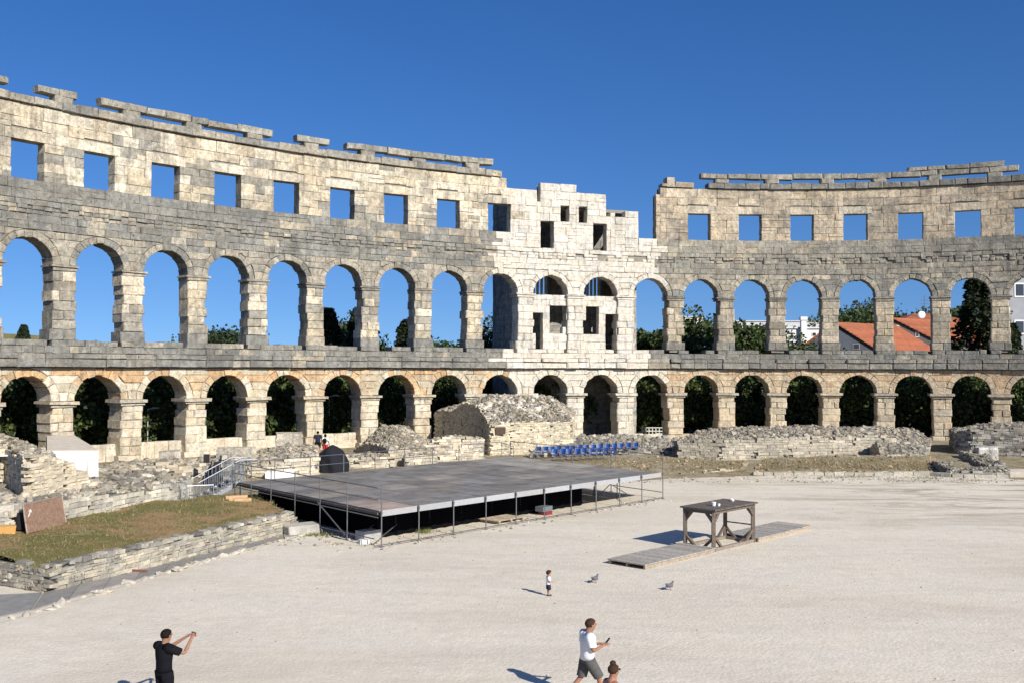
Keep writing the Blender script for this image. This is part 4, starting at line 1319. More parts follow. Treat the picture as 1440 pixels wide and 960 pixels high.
# metal steps to the stage
stp = empty('metal_steps', (-15.5, 53.0, .4), 'galvanised metal steps with railings leading up to the stage corner', 'steps')
s0, s1 = Vector((-16.35, 52.5)), Vector((-14.55, 53.7))
dv = (s1-s0).normalized(); nv = Vector((-dv.y, dv.x)); Ls = (s1-s0).length
GAL = (.42, .45, .48)
for k in range(6):
    q = MB(); p = s0+dv*Ls*(k+.5)/6; z = .38+1.10*(k+1)/6
    bx(q, (p.x, p.y, z), (.34, 1.5, .04), math.atan2(dv.y, dv.x), GAL); q.build('tread', 'steel', stp)
for sd in (-1, 1):
    q = MB(); o = nv*sd*.78
    a, b = s0+o, s1+o
    beam(q, (a.x, a.y, .40), (b.x, b.y, 1.45), .05, .2, GAL); q.build('stringer', 'steel', stp)
    e = b+dv*.9
    q = MB(); tube(q, (a.x, a.y, 1.55), (b.x, b.y, 2.6), .028, 8, GAL); tube(q, (b.x, b.y, 2.6), (e.x, e.y, 2.6), .028, 8, GAL)
    q.build('handrail', 'steel', stp)
    for k in range(15):
        t = k/11; p = a+(b-a)*t
        zt = 1.55+1.05*min(1, t); zb2 = .5+1.05*min(1, t)
        q = MB(); tube(q, (p.x, p.y, zb2 if k not in (0, 11, 14) else .3), (p.x, p.y, zt), .016 if k not in (0, 11, 14) else .03, 6, GAL); q.build('baluster', 'steel', stp)
def barrier(label, a, b, zb_, h=1.05, nb=12, col=GAL):
    r = empty('crowd_barrier', (a[0], a[1], zb_), label, 'barrier')
    a, b = Vector(a), Vector(b)
    q = MB()
    for z in (zb_+.15, zb_+h): tube(q, (a.x, a.y, z), (b.x, b.y, z), .022, 8, col)
    for p in (a, b): tube(q, (p.x, p.y, zb_), (p.x, p.y, zb_+h), .022, 8, col)
    q.build('frame', 'steel', r)
    for k in range(1, nb):
        p = a.lerp(b, k/nb); q = MB(); tube(q, (p.x, p.y, zb_+.15), (p.x, p.y, zb_+h), .011, 6, col); q.build('bar', 'steel', r)
barrier('grey metal barrier standing left of the metal steps', g(241, 706, .6), g(262, 708, .6), .6)
barrier('grey metal barrier set before the treads of the metal steps', g(263, 708, .55), g(300, 706, .55), .55, .9)
barrier('dark metal gate leaf by the central ruin behind the stage', pY(705, 77), pY(722, 73.5), .55, 1.25, 8, (.16, .15, .15))
barrier('metal barrier closing the gap in the rubble right of the blue chairs', pY(946, 81), pY(965, 80.5), .5, 1.2, 8, (.25, .24, .23))

# ------------------------------------------------------------------ blue chairs
def make_chair():
    r = empty('folding_chair', (0, 0, 0), 'blue plastic folding chair in the rows beside the stage', 'chair', 'blue chairs beside the stage')
    BL = (.010, .055, .24)
    q = MB()
    for i in range(5):
        for j in range(2):
            pass
    bx(q, (0, -.02, .45), (.44, .42, .035), 0, BL, rx=.06); q.build('seat', 'plastic', r)
    q = MB()
    V = []
    for i in range(7):
        x = -.22+.44*i/6; cv = .05*(1-(i/3-1)**2)
        for z in (.56, .86): V.append((x, .23+cv+(z-.56)*.22, z))
    f = [(2*i, 2*i+2, 2*i+3, 2*i+1) for i in range(6)]
    V2 = [(v[0], v[1]+.025, v[2]) for v in V]
    q.add(V+V2, f+[(a+14, d+14, c+14, b+14) for a, b, c, d in f]+[(2*i+1, 2*i+3, 2*i+17, 2*i+15) for i in range(6)], BL)
    q.build('backrest', 'plastic', r)
    for sx in (-1, 1):
        q = MB(); tube(q, (sx*.21, -.24, 0), (sx*.21, .30, .86), .013, 6, (.22, .22, .23)); q.build('leg', 'steel', r)
        q = MB(); tube(q, (sx*.19, .30, 0), (sx*.19, -.18, .46), .013, 6, (.22, .22, .23)); q.build('leg', 'steel', r)
    return r
ORD = ['first', 'second', 'third', 'fourth', 'fifth', 'sixth', 'seventh', 'eighth', 'ninth', 'tenth', 'eleventh', 'twelfth', 'thirteenth', 'fourteenth', 'fifteenth']
ch0 = make_chair(); first = True
for row, (xa, ya, xb, yb, nch) in enumerate(((756, 647.5, 893, 641, 15), (780, 650, 862, 647.5, 9))):
    for k in range(nch):
        t = k/(nch-1)
        x, y = xa+(xb-xa)*t, ya+(yb-ya)*t
        p = g(x, y, .38)
        c = ch0 if first else copy_tree(ch0)
        first = False
        c['label'] = '%s blue folding chair from the central ruin in the %s row' % (ORD[k], ('long back', 'short front')[row])
        c.location = (p[0]+U(-.04, .04), p[1]+U(-.05, .05), ground_z(*p)+.08)
        c.rotation_euler = (0, 0, U(-.12, .12)-.15)

# ------------------------------------------------------------------ timber table on two plank ramps
ex_ = Vector((.683, .730)).normalized(); px_ = Vector((-ex_.y, ex_.x)); ea = math.atan2(ex_.y, ex_.x)
F0 = Vector((8.2, 41.45)); WD, LN, HT = 1.36, 3.13, 1.72
WDC = (.13, .105, .085)
tab = empty('timber_frame', (F0.x, F0.y, 0), 'dark timber table frame with braced posts standing on the gravel', 'timber frame')
def TP(a, b, z): p = F0+ex_*a+px_*b; return (p.x, p.y, z)
for a in (0, LN):
    for b in (0, WD):
        q = MB(); beam(q, TP(a, b, 0), TP(a, b, HT-.09), .15, .15, jit(WDC)); q.build('post', 'timber', tab)
        sa, sb = (1 if a == 0 else -1), (1 if b == 0 else -1)
        for (da, db) in ((sa*.42, 0), (0, sb*.38)):
            q = MB(); beam(q, TP(a, b, HT-.56), TP(a+da, b+db, HT-.12), .10, .12, jit(WDC)); q.build('knee_brace', 'timber', tab)
        q = MB(); beam(q, TP(a, b, .62), TP(a+sa*.62, b, .10), .10, .10, jit(WDC)); q.build('foot_brace', 'timber', tab)
        q = MB(); beam(q, TP(a, b, .55), TP(a, b+sb*.5, .10), .10, .10, jit(WDC)); q.build('foot_brace', 'timber', tab)
for b in (0, WD):
    q = MB(); beam(q, TP(-.1, b, .07), TP(LN+.1, b, .07), .13, .13, jit((.24, .20, .16))); q.build('ground_beam', 'timber', tab)
    q = MB(); beam(q, TP(-.08, b, HT-.14), TP(LN+.08, b, HT-.14), .12, .14, jit(WDC)); q.build('top_beam', 'timber', tab)
for a in (0, LN):
    q = MB(); beam(q, TP(a, -.05, HT-.141), TP(a, WD+.05, HT-.141), .12, .13, jit(WDC)); q.build('top_beam', 'timber', tab)
    q = MB(); beam(q, TP(a, -.05, .071), TP(a, WD+.05, .071), .12, .12, jit((.24, .20, .16))); q.build('ground_beam', 'timber', tab)
q = MB(); beam(q, TP(LN, .05, .75), TP(LN, WD-.05, .75), .05, .05, WDC); q.build('cross_rail', 'timber', tab)
for k in range(9):
    q = MB(); w = (LN+.3)/9; bx(q, TP(-.15+w*(k+.5), WD/2, HT-.035), (w*.97, WD+.34, .06), ea, jit((.125, .105, .09), .2)); q.build('top_plank', 'timber', tab)
for lab, a0, a1 in (('grey plank ramp at the stage side of the timber frame', -5.0, -.12), ('grey plank ramp on the far side of the timber frame', LN+.12, LN+5.0)):
    rp = empty('plank_ramp', TP((a0+a1)/2, 0, 0), lab, 'ramp')
    n = 17
    for k in range(n):
        w = (a1-a0)/n; q = MB()
        bx(q, TP(a0+w*(k+.5), WD/2, .17+U(-.006, .006)), (w*.965, 1.75, .05), ea+U(-.004, .004), jit((.33, .305, .265), .13)); q.build('plank', 'timber', rp)
    for b in (-.12, WD/2, WD+.12):
        q = MB(); beam(q, TP(a0+.05, b, .07), TP(a1-.05, b, .07), .09, .14, jit((.34, .27, .20))); q.build('bearer', 'timber', rp)
for k, (a, b, nm) in enumerate(((.9, .55, 'upright white paper cup on the dark timber table top'), (2.75, .8, 'crumpled white paper on the dark timber table top'))):
    q = MB(); p = TP(a, b, HT-.004)
    if k == 0:
        tube(q, p, (p[0], p[1], p[2]+.16), .07, 12, (.8, .8, .78), .10); tube(q, (p[0]+.2, p[1]-.05, p[2]), (p[0]+.22, p[1]-.05, p[2]+.1), .05, 10, (.8, .8, .78))
    else:
        rocks(q, np.array([[p[0], p[1], p[2]+.05]]), (.12, .14), [(.8, .8, .78)], .6, .02)
    tag(q.build('paper_cup' if k == 0 else 'paper_scrap', 'paint'), nm, 'cup' if k == 0 else 'paper')

# ------------------------------------------------------------------ people
def solid(name, col, rough=.8, spec=.2, nz=.25, sc=18.0):
    t = NT(name); co = t.coord(); n_ = t.noise(co, sc, 5, .6)
    c = t.mix(nz, col, t.mix(1.0, col, t.val(t.ramp(n_, .3, .7, .5, 1.4)), 'MULTIPLY'))
    t.fin(c, rough, spec)
    return t.m
solid('skin_tan', (.29, .145, .092), .6, .25, .2); solid('skin_pale', (.42, .25, .18), .6, .25, .15)
solid('cloth_black', (.009, .009, .012), .95, .08, .5, 9); solid('cloth_white', (.70, .70, .70), .9, .15, .25, 7)
solid('cloth_grey', (.085, .083, .080), .9, .15); solid('cloth_red', (.45, .03, .03), .9, .15); solid('cloth_navy', (.02, .025, .04), .9, .15)
solid('hair_dark', (.010, .008, .006), .8, .1); solid('hair_brown', (.045, .026, .016), .8, .1); solid('rubber', (.05, .05, .055), .7, .2); solid('phone', (.02, .02, .022), .3, .5, .05)
solid('feather', (.12, .12, .13), .8, .2, .5, 40); solid('beak', (.10, .07, .05), .6, .2)
def skin(name, nodes, edges, mat, parent, root=0, sub=2):
    me = bpy.data.meshes.new(name)
    me.from_pydata([n[:3] for n in nodes], edges, [])
    o = bpy.data.objects.new(name, me); COL.objects.link(o)
    o.parent = parent
    m = o.modifiers.new('skin', 'SKIN'); m.use_smooth_shade = True
    sv = me.skin_vertices[0].data
    for i, n in enumerate(nodes):
        sv[i].radius = (n[3], n[4] if len(n) > 4 else n[3]); sv[i].use_root = (i == root)
    s = o.modifiers.new('sub', 'SUBSURF'); s.levels = sub; s.render_levels = sub
    me.materials.append(MATS[mat])
    return o
def blob(name, c, s, mat, parent, rot=(0, 0, 0), zmin=-9, nu=20, nvv=12, front=None):
    mb = MB(); M = Matrix.Rotation(rot[2], 3, 'Z')@Matrix.Rotation(rot[1], 3, 'Y')@Matrix.Rotation(rot[0], 3, 'X')
    for j in range(nvv+1):
        for i in range(nu):
            ph = math.pi*j/nvv; th = 2*math.pi*i/nu
            v = Vector((math.sin(ph)*math.cos(th), math.sin(ph)*math.sin(th), math.cos(ph)))
            lim = zmin + (front*max(0, v.y) if front else 0)
            if v.z < lim:
                sh_ = .80 if front else 1.0
                v.x *= sh_; v.y *= sh_; v.z = lim
            v = M@Vector((v.x*s[0], v.y*s[1], v.z*s[2]))
            mb.v.append((c[0]+v.x, c[1]+v.y, c[2]+v.z))
    for j in range(nvv):
        for i in range(nu):
            mb.f.append([j*nu+i, (j+1)*nu+i, (j+1)*nu+(i+1) % nu, j*nu+(i+1) % nu])
    mb.c = [(1, 1, 1)]*len(mb.v)
    o = mb.build(name, mat, None, True)
    o.parent = parent
    return o
def person(label, loc, rz, H, J, top, bottom, skinm, hairm, group=None, short=True, hair='short', scale_head=1.0, fingers=True, cat='person', strap=False, bulk=1.17):
    """J: joints in a 1.8 m figure, x to the right, y forward, z up"""
    r = empty('person', loc, label, cat, group, rz)
    k = H/1.8
    r.scale = (k*bulk, k*bulk, k)
    hs = scale_head
    D = dict(pelvis=(0, 0, .96), spine=(0, .0, 1.14), chest=(0, .0, 1.34), neck=(0, .01, 1.50), chin=(0, .035, 1.59), head=(0, .035, 1.68), crown=(0, .02, 1.745),
             shR=(.185, 0, 1.43), shL=(-.185, 0, 1.43), elR=(.25, -.02, 1.16), elL=(-.25, -.02, 1.16), wrR=(.26, .1, .92), wrL=(-.26, .1, .92),
             hiR=(.095, 0, .90), hiL=(-.095, 0, .90), knR=(.10, .03, .50), knL=(-.10, .03, .50), anR=(.10, 0, .09), anL=(-.10, 0, .09))
    D.update(J)
    R = dict(pelvis=(.15, .105), spine=(.135, .095), chest=(.165, .11), neck=.055, chin=(.070*hs, .085*hs), head=(.098*hs, .118*hs), crown=(.078*hs, .09*hs), shR=.06, shL=.06, elR=.042, elL=.042,
             wrR=.029, wrL=.029, hiR=.088, hiL=.088, knR=.058, knL=.058, anR=.038, anL=.038)
    names = list(D)
    nodes = [(*D[n], *(R[n] if isinstance(R[n], tuple) else (R[n], R[n]))) for n in names]
    ix = {n: i for i, n in enumerate(names)}
    E = [('pelvis', 'spine'), ('spine', 'chest'), ('chest', 'neck'), ('neck', 'chin'), ('chin', 'head'), ('head', 'crown'), ('chest', 'shR'), ('chest', 'shL'), ('shR', 'elR'), ('elR', 'wrR'),
         ('shL', 'elL'), ('elL', 'wrL'), ('pelvis', 'hiR'), ('hiR', 'knR'), ('knR', 'anR'), ('pelvis', 'hiL'), ('hiL', 'knL'), ('knL', 'anL')]
    E = [(ix[a], ix[b]) for a, b in E]
    # hands with five bent fingers
    for sd in ('R', 'L'):
        w = Vector(D['wr'+sd]); d = (w-Vector(D['el'+sd])).normalized()
        up = Vector((0, 0, 1)) if abs(d.z) < .8 else Vector((0, 1, 0))
        side = d.cross(up).normalized(); nor = side.cross(d)
        p = w+d*.07
        nodes.append((*p, .032, .018)); pi = len(nodes)-1; E.append((ix['wr'+sd], pi))
        for f, (o, L) in enumerate(((-.03, .065), (-.01, .075), (.01, .078), (.03, .065), (.038, .05))):
            st = p+d*(.03 if f < 4 else -.02)+side*o
            m_ = st+d*L*.6+nor*(-.012)+(side*.02 if f == 4 else Vector())
            e_ = m_+d*L*.4+nor*(-.03)
            i0 = len(nodes)
            nodes += [(*st, .009), (*m_, .0085), (*e_, .0075)]
            E += [(pi, i0), (i0, i0+1), (i0+1, i0+2)]
    for sd in ('R', 'L'):
        a = Vector(D['an'+sd])
        nodes.append((a.x, a.y+.13, a.z-.05, .035, .03)); E.append((ix['an'+sd], len(nodes)-1))
    skin('body', nodes, E, skinm, r)
    def loft(mb, rings, n=18, close=True):
        o = len(mb.v)
        for (c, ax, ay, rx, ry) in rings:
            for i in range(n):
                t = 2*math.pi*i/n
                w = 1+.02*math.sin(3*t+len(mb.v)*.7)
                mb.v.append(tuple(c+ax*math.cos(t)*rx*w+ay*math.sin(t)*ry*w))
        for j in range(len(rings)-1):
            for i in range(n):
                mb.f.append([o+j*n+i, o+j*n+(i+1) % n, o+(j+1)*n+(i+1) % n, o+(j+1)*n+i])
        mb.f.append([o+(n-1-i) for i in range(n)])
        if close: mb.f.append([o+(len(rings)-1)*n+i for i in range(n)])
        mb.c += [(1, 1, 1)]*(n*len(rings))
    def limbrings(pts, rr):
        out = []
        for k, p in enumerate(pts):
            d = (pts[min(k+1, len(pts)-1)]-pts[max(k-1, 0)]).normalized()
            a = d.cross(Vector((0, 1, .01))).normalized(); b = a.cross(d)
            out.append((p, a, b, rr[k], rr[k]))
        return out
    V_ = lambda n_: Vector(D[n_])
    X_, Y_ = Vector((1, 0, 0)), Vector((0, 1, 0))
    if top:
        mb = MB(); sh = (V_('shR')+V_('shL'))/2; pel = V_('pelvis'); lo = strap
        hem = pel-Vector((0, 0, .05))
        rings = [(hem, X_, Y_, .178, .135), (pel+Vector((0, 0, .06)), X_, Y_, .172, .13), (V_('spine'), X_, Y_, .172, .132), (V_('chest')-Vector((0, 0, .06)), X_, Y_, .19, .142)]
        if not lo:
            rings += [(V_('chest')+Vector((0, 0, .02)), X_, Y_, .205, .138), (sh+Vector((0, 0, .0)), X_, Y_, .20, .112), (sh+Vector((0, 0, .055)), X_, Y_, .125, .085), (sh+Vector((0, .005, .082)), X_, Y_, .068, .066)]
        loft(mb, rings)
        if not lo:
            for sd in ('R', 'L'):
                s_, e_ = V_('sh'+sd), V_('el'+sd)
                s0_ = s_.lerp(sh, .6)
                loft(mb, limbrings([s0_, s_, s_.lerp(e_, .35), s_.lerp(e_, .72)], [.105, .102, .088, .082]), 12, False)
        o = mb.build('shirt', top, None, True); o.parent = r
    if bottom:
        mb = MB(); pel = V_('pelvis')
        loft(mb, [(pel+Vector((0, 0, -.12)), X_, Y_, .165, .125), (pel+Vector((0, 0, -.05)), X_, Y_, .178, .135), (pel+Vector((0, 0, .05)), X_, Y_, .165, .122)], 18)
        for sd in ('R', 'L'):
            h, kn = V_('hi'+sd), V_('kn'+sd)
            loft(mb, limbrings([h+Vector((0, 0, .03)), h.lerp(kn, .3), h.lerp(kn, .65), h.lerp(kn, .98)], [.115, .116, .108, .102]), 14, False)
        o = mb.build('shorts', bottom, None, True); o.parent = r
    for sd in ('R', 'L'):
        a = Vector(D['an'+sd]); blob('shoe', (a.x, a.y+.065, a.z-.045), (.048, .135, .05), 'rubber', r, zmin=-.75)
    h = Vector(D['head'])
    if hair == 'short':
        blob('hair', (h.x, h.y-.012, h.z+.012), (.094*hs, .114*hs, .118*hs), hairm, r, zmin=-.62, front=1.25)
    elif hair == 'bun':
        blob('hair', (h.x, h.y-.016, h.z+.012), (.098, .116, .12), hairm, r, zmin=-.7, front=1.3)
        blob('hair_bun', (h.x, h.y-.03, h.z+.15), (.055, .06, .06), hairm, r)
    elif hair == 'long':
        blob('hair', (h.x, h.y-.03, h.z-.02), (.098, .11, .15), hairm, r, zmin=-1, front=1.2)
    blob('nose', (h.x, h.y+.098*hs, h.z-.012), (.014, .02, .022), skinm, r)
    for sx in (-1, 1):
        blob('ear', (h.x+sx*.079*hs, h.y-.005, h.z-.012), (.012, .022, .033), skinm, r)
        blob('eye', (h.x+sx*.032, h.y+.083*hs, h.z+.012), (.011, .008, .007), 'hair_dark', r, nu=10, nvv=6)
    blob('mouth', (h.x, h.y+.083*hs, h.z-.055*hs), (.022, .008, .006), 'cloth_red', r, nu=10, nvv=6)
    return r
def held(name, label, cat, person_o, lp, size, rot=(0, 0, 0)):
    M = Matrix.LocRotScale(person_o.location, person_o.rotation_euler, person_o.scale)
    q = MB(); bx(q, (0, 0, 0), size); bx(q, (0, -size[1]/2-.001, size[2]*.05), (size[0]*.88, .002, size[2]*.8), 0)
    o = q.build(name, 'phone'); o.location = M@Vector(lp); o.rotation_euler = (rot[0], rot[1], rot[2]+person_o.rotation_euler.z)
    tag(o, label, cat)
def gp_(x, y): return (*g(x, y), 0)
# man in black taking a picture, man in white walking, woman, toddler, two visitors by the wall
mb_ = person('person in black shirt and shorts holding up a phone with both hands', gp_(230, 1004), math.radians(-38), 1.80,
             dict(elR=(.30, .22, 1.30), wrR=(.17, .45, 1.53), elL=(-.20, .27, 1.34), wrL=(.0, .46, 1.54), head=(0, .05, 1.68), knL=(-.11, .05, .5), anL=(-.13, .02, .09)),
             'cloth_black', 'cloth_black', 'skin_tan', 'hair_dark')
held('smartphone', 'dark phone held up by the person in black', 'phone', mb_, (.09, .56, 1.60), (.15, .012, .075), (0, 0, 0))
mw = person('person in white shirt and grey shorts walking while looking at a phone', gp_(826, 983), math.radians(-75), 1.80,
            dict(elR=(.25, .03, 1.15), wrR=(.13, .27, 1.22), elL=(-.27, .0, 1.15), wrL=(-.08, .26, 1.20), chin=(0, .06, 1.585), head=(0, .075, 1.675), crown=(0, .06, 1.745),
                 knR=(.10, .20, .52), anR=(.10, .26, .09), knL=(-.10, -.08, .50), anL=(-.10, -.36, .16)),
            'cloth_white', 'cloth_grey', 'skin_tan', 'hair_brown')
held('smartphone', 'black phone in the hands of the person in white', 'phone', mw, (.03, .40, 1.29), (.075, .012, .15), (-.7, 0, 0))
wm = person('person with hair tied up in a bun and dark sunglasses, shoulders bare', gp_(860, 1052), math.radians(-62), 1.63,
            dict(chin=(0, .05, 1.585), head=(0, .06, 1.675), crown=(0, .045, 1.74)), 'cloth_black', 'cloth_grey', 'skin_tan', 'hair_brown', hair='bun', strap=True)
q = MB(); M = Matrix.LocRotScale(wm.location, wm.rotation_euler, wm.scale)
bx(q, (-.037, .146, 1.69), (.06, .012, .04)); bx(q, (.037, .146, 1.69), (.06, .012, .04)); bx(q, (0, .144, 1.70), (.16, .008, .01))
for sx in (-1, 1): bx(q, (sx*.083, .105, 1.70), (.006, .11, .01))
o = q.build('sunglasses', 'phone'); o.parent = wm
person('toddler in white shirt and dark shorts standing on the gravel', gp_(771, 837), math.radians(-80), .86,
       dict(pelvis=(0, 0, .80), spine=(0, .02, 1.0), chest=(0, .02, 1.18), neck=(0, .02, 1.32), chin=(0, .04, 1.42), head=(0, .05, 1.56), crown=(0, .03, 1.67),
            shR=(.18, 0, 1.25), shL=(-.18, 0, 1.25), elR=(.27, .05, 1.02), elL=(-.27, .05, 1.02), wrR=(.24, .25, .95), wrL=(-.24, .25, .95),
            hiR=(.10, 0, .76), hiL=(-.10, 0, .76), knR=(.11, .05, .44), knL=(-.11, .0, .44)), 'cloth_white', 'cloth_navy', 'skin_pale', 'hair_brown', scale_head=1.55)
def vis(x, ytop, Y, H):
    p = at(x, ytop, Y); return (p[0], p[1], p[2]-H)
person('visitor in dark shirt standing before the outer arches', vis(447, 605.5, 79, 1.78), math.radians(15), 1.78, {}, 'cloth_navy', 'cloth_black', 'skin_tan', 'hair_dark')
vw = person('visitor in white top and red shorts standing beside the dark-shirted one', vis(457.5, 609.5, 79.4, 1.66), math.radians(-10), 1.66, {}, 'cloth_white', 'cloth_red', 'skin_tan', 'hair_dark', hair='long')
o = MB(); M = Matrix.LocRotScale(vw.location, vw.rotation_euler, vw.scale)
bl_ = blob('backpack', (0, 0, 0), (.17, .11, .22), 'cloth_black', None)
bl_.location = M@Vector((.03, -.2, 1.22)); tag(bl_, 'dark backpack on the visitor in red shorts', 'backpack')
# pigeons
for k, (x, y, rz, lab) in enumerate(((837, 819, -50, 'grey pigeon standing on the gravel near the toddler'), (942, 829, -65, 'grey pigeon standing on the gravel near the plank ramp'))):
    b = empty('pigeon', gp_(x, y), lab, 'pigeon', None, math.radians(rz))
    skin('body', [(0, -.20, .10, .03, .012), (0, -.10, .13, .05, .035), (0, 0, .16, .068), (0, .07, .19, .058), (0, .11, .25, .034), (0, .125, .29, .03), (0, .15, .29, .018)],
         [(0, 1), (1, 2), (2, 3), (3, 4), (4, 5), (5, 6)], 'feather', b, 2)
    for sx in (-1, 1):
        blob('wing', (sx*.058, -.03, .165), (.018, .13, .05), 'feather', b, (-.3, 0, 0))
        q = MB(); tube(q, (sx*.025, .02, 0), (sx*.025, .01, .11), .006, 6, (.3, .1, .08)); bx(q, (sx*.025, .035, .004), (.03, .05, .006), 0, (.3, .1, .08)); o = q.build('leg', 'plastic'); o.parent = b
    q = MB(); tube(q, (0, .16, .29), (0, .195, .28), .008, 6, (.1, .08, .06), .002); o = q.build('beak', 'beak'); o.parent = b

q = MB(); p = at(290.5, 638, 62); p2 = at(290.5, 650, 62)
bx(q, (p[0], 62, (p[2]+p2[2])/2), (.34, .12, p[2]-p2[2]), .1, (.03, .02, .02)); tube(q, (p[0], 62.05, .4), (p[0], 62.05, p2[2]+.05), .03, 8, (.3, .3, .3))
tag(q.build('notice_board', 'paint'), 'small dark notice board on a post above the metal steps', 'notice board')

# ------------------------------------------------------------------ trees behind the wall
GREEN = [(.050, .078, .022), (.070, .10, .030), (.10, .125, .04), (.035, .055, .018)]
PINEG = [(.030, .050, .022), (.045, .065, .026), (.06, .08, .03)]
CYPG = [(.018, .030, .014), (.028, .042, .018), (.036, .05, .02)]
def leaves(mb, P, size, cols):
    n = len(P); P = np.asarray(P)
    s = RNG.uniform(size[0], size[1], (n, 1))
    Q = np.array([(-.5, -.35, 0), (.5, -.35, 0), (.35, .5, .12), (-.35, .5, .12)])
    V = Q[None]*s[:, None, :]
    V = np.einsum('nij,nkj->nki', rot3(n, 2.2), V)+P[:, None, :]
    mb.addnp(V, np.array([(0, 1, 2, 3)]), pal(n, cols, .3))
def crown_broad(R=1.0, n=11000, seed=1):
    rs = np.random.default_rng(seed)
    P = []
    ncl = 46
    for k in range(ncl):
        d = rs.normal(size=3); d /= np.linalg.norm(d)
        if d[2] < -.55: d[2] *= -.6
        r = rs.uniform(.45, .95)
        c = d*r*np.array([.50, .50, .42])+np.array([0, 0, .58])
        cr = rs.uniform(.10, .19)
        m = n//ncl
        q = rs.normal(size=(m, 3)); q /= np.linalg.norm(q, axis=1)[:, None]
        P.append(c+q*cr*rs.uniform(.55, 1.05, (m, 1))*np.array([1, 1, .8]))
    return np.concatenate(P)
def crown_cyp(n=9000, seed=2):
    rs = np.random.default_rng(seed)
    z = rs.uniform(.03, 1, n)**.85
    prof = .13*np.minimum(1, (z+.12)*2.2)*np.sqrt(np.clip(1.02-z, 0, 1))*1.25
    a = rs.uniform(0, 2*np.pi, n)
    lump = 1+.22*np.sin(a*3+z*17)+.15*np.sin(a*7-z*29)
    r = prof*lump*rs.uniform(.75, 1.05, n)
    return np.stack([np.cos(a)*r, np.sin(a)*r, z], 1)
def crown_pine(n=7000, seed=3):
    rs = np.random.default_rng(seed)
    P = []
    for k in range(26):
        z = rs.uniform(.42, .95); a = rs.uniform(0, 2*np.pi); rr = rs.uniform(.1, .42)*(1.25-z)*1.6
        c = np.array([np.cos(a)*rr, np.sin(a)*rr, z])
        m = n//26
        q = rs.normal(size=(m, 3))*np.array([.105, .105, .035])
        P.append(c+q)
    return np.concatenate(P)
def tree_proto(name, pts, H, size, cols, trunk_r, label):
    r = empty(name, (0, 0, 0), label, 'tree')
    q = MB(); leaves(q, pts*H, size, cols); q.build('crown', 'leaf', r)
    q = MB()
    def limb(a, b, r0, r1):
        tube(q, a, b, r0, 8, (.10, .075, .05), r1)
    top = .62 if name != 'cypress_tree' else .8
    p0 = Vector((0, 0, -.4)); prev = p0
    for k in range(1, 5):
        t = k/4; p = Vector((.03*H*math.sin(t*3+H), .03*H*math.cos(t*2.4), top*H*t))
        limb(prev, p, trunk_r*(1-.6*(t-.25)), trunk_r*(1-.6*t)); prev = p
    if name != 'cypress_tree':
        for k in range(7):
            a = k*2*math.pi/7+.4; z = H*U(.28, .55)
            limb((0.02*H, .02*H, z), (math.cos(a)*.30*H, math.sin(a)*.30*H, z+H*U(.12, .26)), trunk_r*.4, trunk_r*.1)
    q.build('trunk', 'bark', r)
    return r
protos = {}
def tree(kind, x, Y, ytop, label, wscale=1.0, group=None, zbase=-.25):
    """tree whose top shows at photo row ytop in column x, standing at depth Y"""
    p = at(x, ytop, Y); H = p[2]-zbase
    if kind not in protos:
        if kind == 'broad': o = tree_proto('broadleaf_tree', crown_broad(), 9, (.13, .32), GREEN, .22, label)
        if kind == 'broad2': o = tree_proto('broadleaf_tree', crown_broad(1, 11000, 9), 9, (.13, .32), GREEN, .22, label)
        if kind == 'cyp': o = tree_proto('cypress_tree', crown_cyp(), 14, (.13, .32), CYPG, .2, label)
        if kind == 'pine': o = tree_proto('pine_tree', crown_pine(), 13, (.14, .36), PINEG, .2, label)
        protos[kind] = o
    else:
        o = copy_tree(protos[kind])
    h0 = {'broad': 9, 'broad2': 9, 'cyp': 14, 'pine': 13}[kind]
    o.location = (p[0], Y, zbase)
    k = H/h0
    o.scale = (k*wscale, k*wscale, k)
    o.rotation_euler = (0, 0, U(0, 6.28))
    tag(o, label, 'tree', group)
    return o
def tree_wall(b, d, H, kind, label, group, ws=1.0):
    p = W(b*PITCH, 0, d)
    o = copy_tree(protos[kind]) if kind in protos else None
    if o is None:
        tree(kind, 600, 120, 500, label); o = protos[kind]
    H += 2.6; k = H/9.0
    o.location = (p[0], p[1], -2.85); o.scale = (k*ws, k*ws, k); o.rotation_euler = (0, 0, U(0, 6.28))
    tag(o, label, 'tree', group)
_on = ['', 'first', 'second', 'third', 'fourth', 'fifth', 'sixth', 'seventh', 'eighth', 'ninth', 'tenth', 'eleventh', 'twelfth']
def where(i, far):
    base = 'shaded leafy tree %s ' % ('standing farther back behind' if far else 'close behind')
    if i < 8: return base + 'the %s lower arch left of the restored bays' % _on[8-i]
    if i > 11: return base + 'the %s lower arch right of the restored bays' % _on[i-11]
    return base + 'the %s lower arch of the restored white bays' % _on[i-7]
for i in range(-2, 20):
    tree_wall(i+.35+U(-.2, .2), U(9.0, 10.5), U(7.6, 8.8), 'broad' if i % 2 else 'broad2', where(i, False), 'trees behind the lower arches', .9)
for i in range(-1, 20):
    if 7 < i < 11: continue
    tree_wall(i+.85+U(-.2, .2), U(13, 18), U(7.6, 9.2), 'broad2' if i % 2 else 'broad', where(i, True), 'trees behind the lower arches', 1.2)
tree('cyp', 33, 170, 457, 'small far cypress alone in an upper arch above the sheltered corner', .95)
tree('pine', 314, 118, 458, 'pine top showing in the upper arch over the lawn steps', 1.0)
tree('cyp', 462, 108, 434, 'dark cypress half hidden by an upper pier, the leftmost of three', 1.2)
tree('broad', 492, 120, 446, 'round green tree filling the foot of an upper arch by the cypress', .8)
tree('cyp', 508, 112, 432, 'dark cypress beside the round green tree, behind an upper pier', 1.25)
tree('cyp', 573, 118, 450, 'dark cypress tip showing at the edge of an upper arch', 1.3)
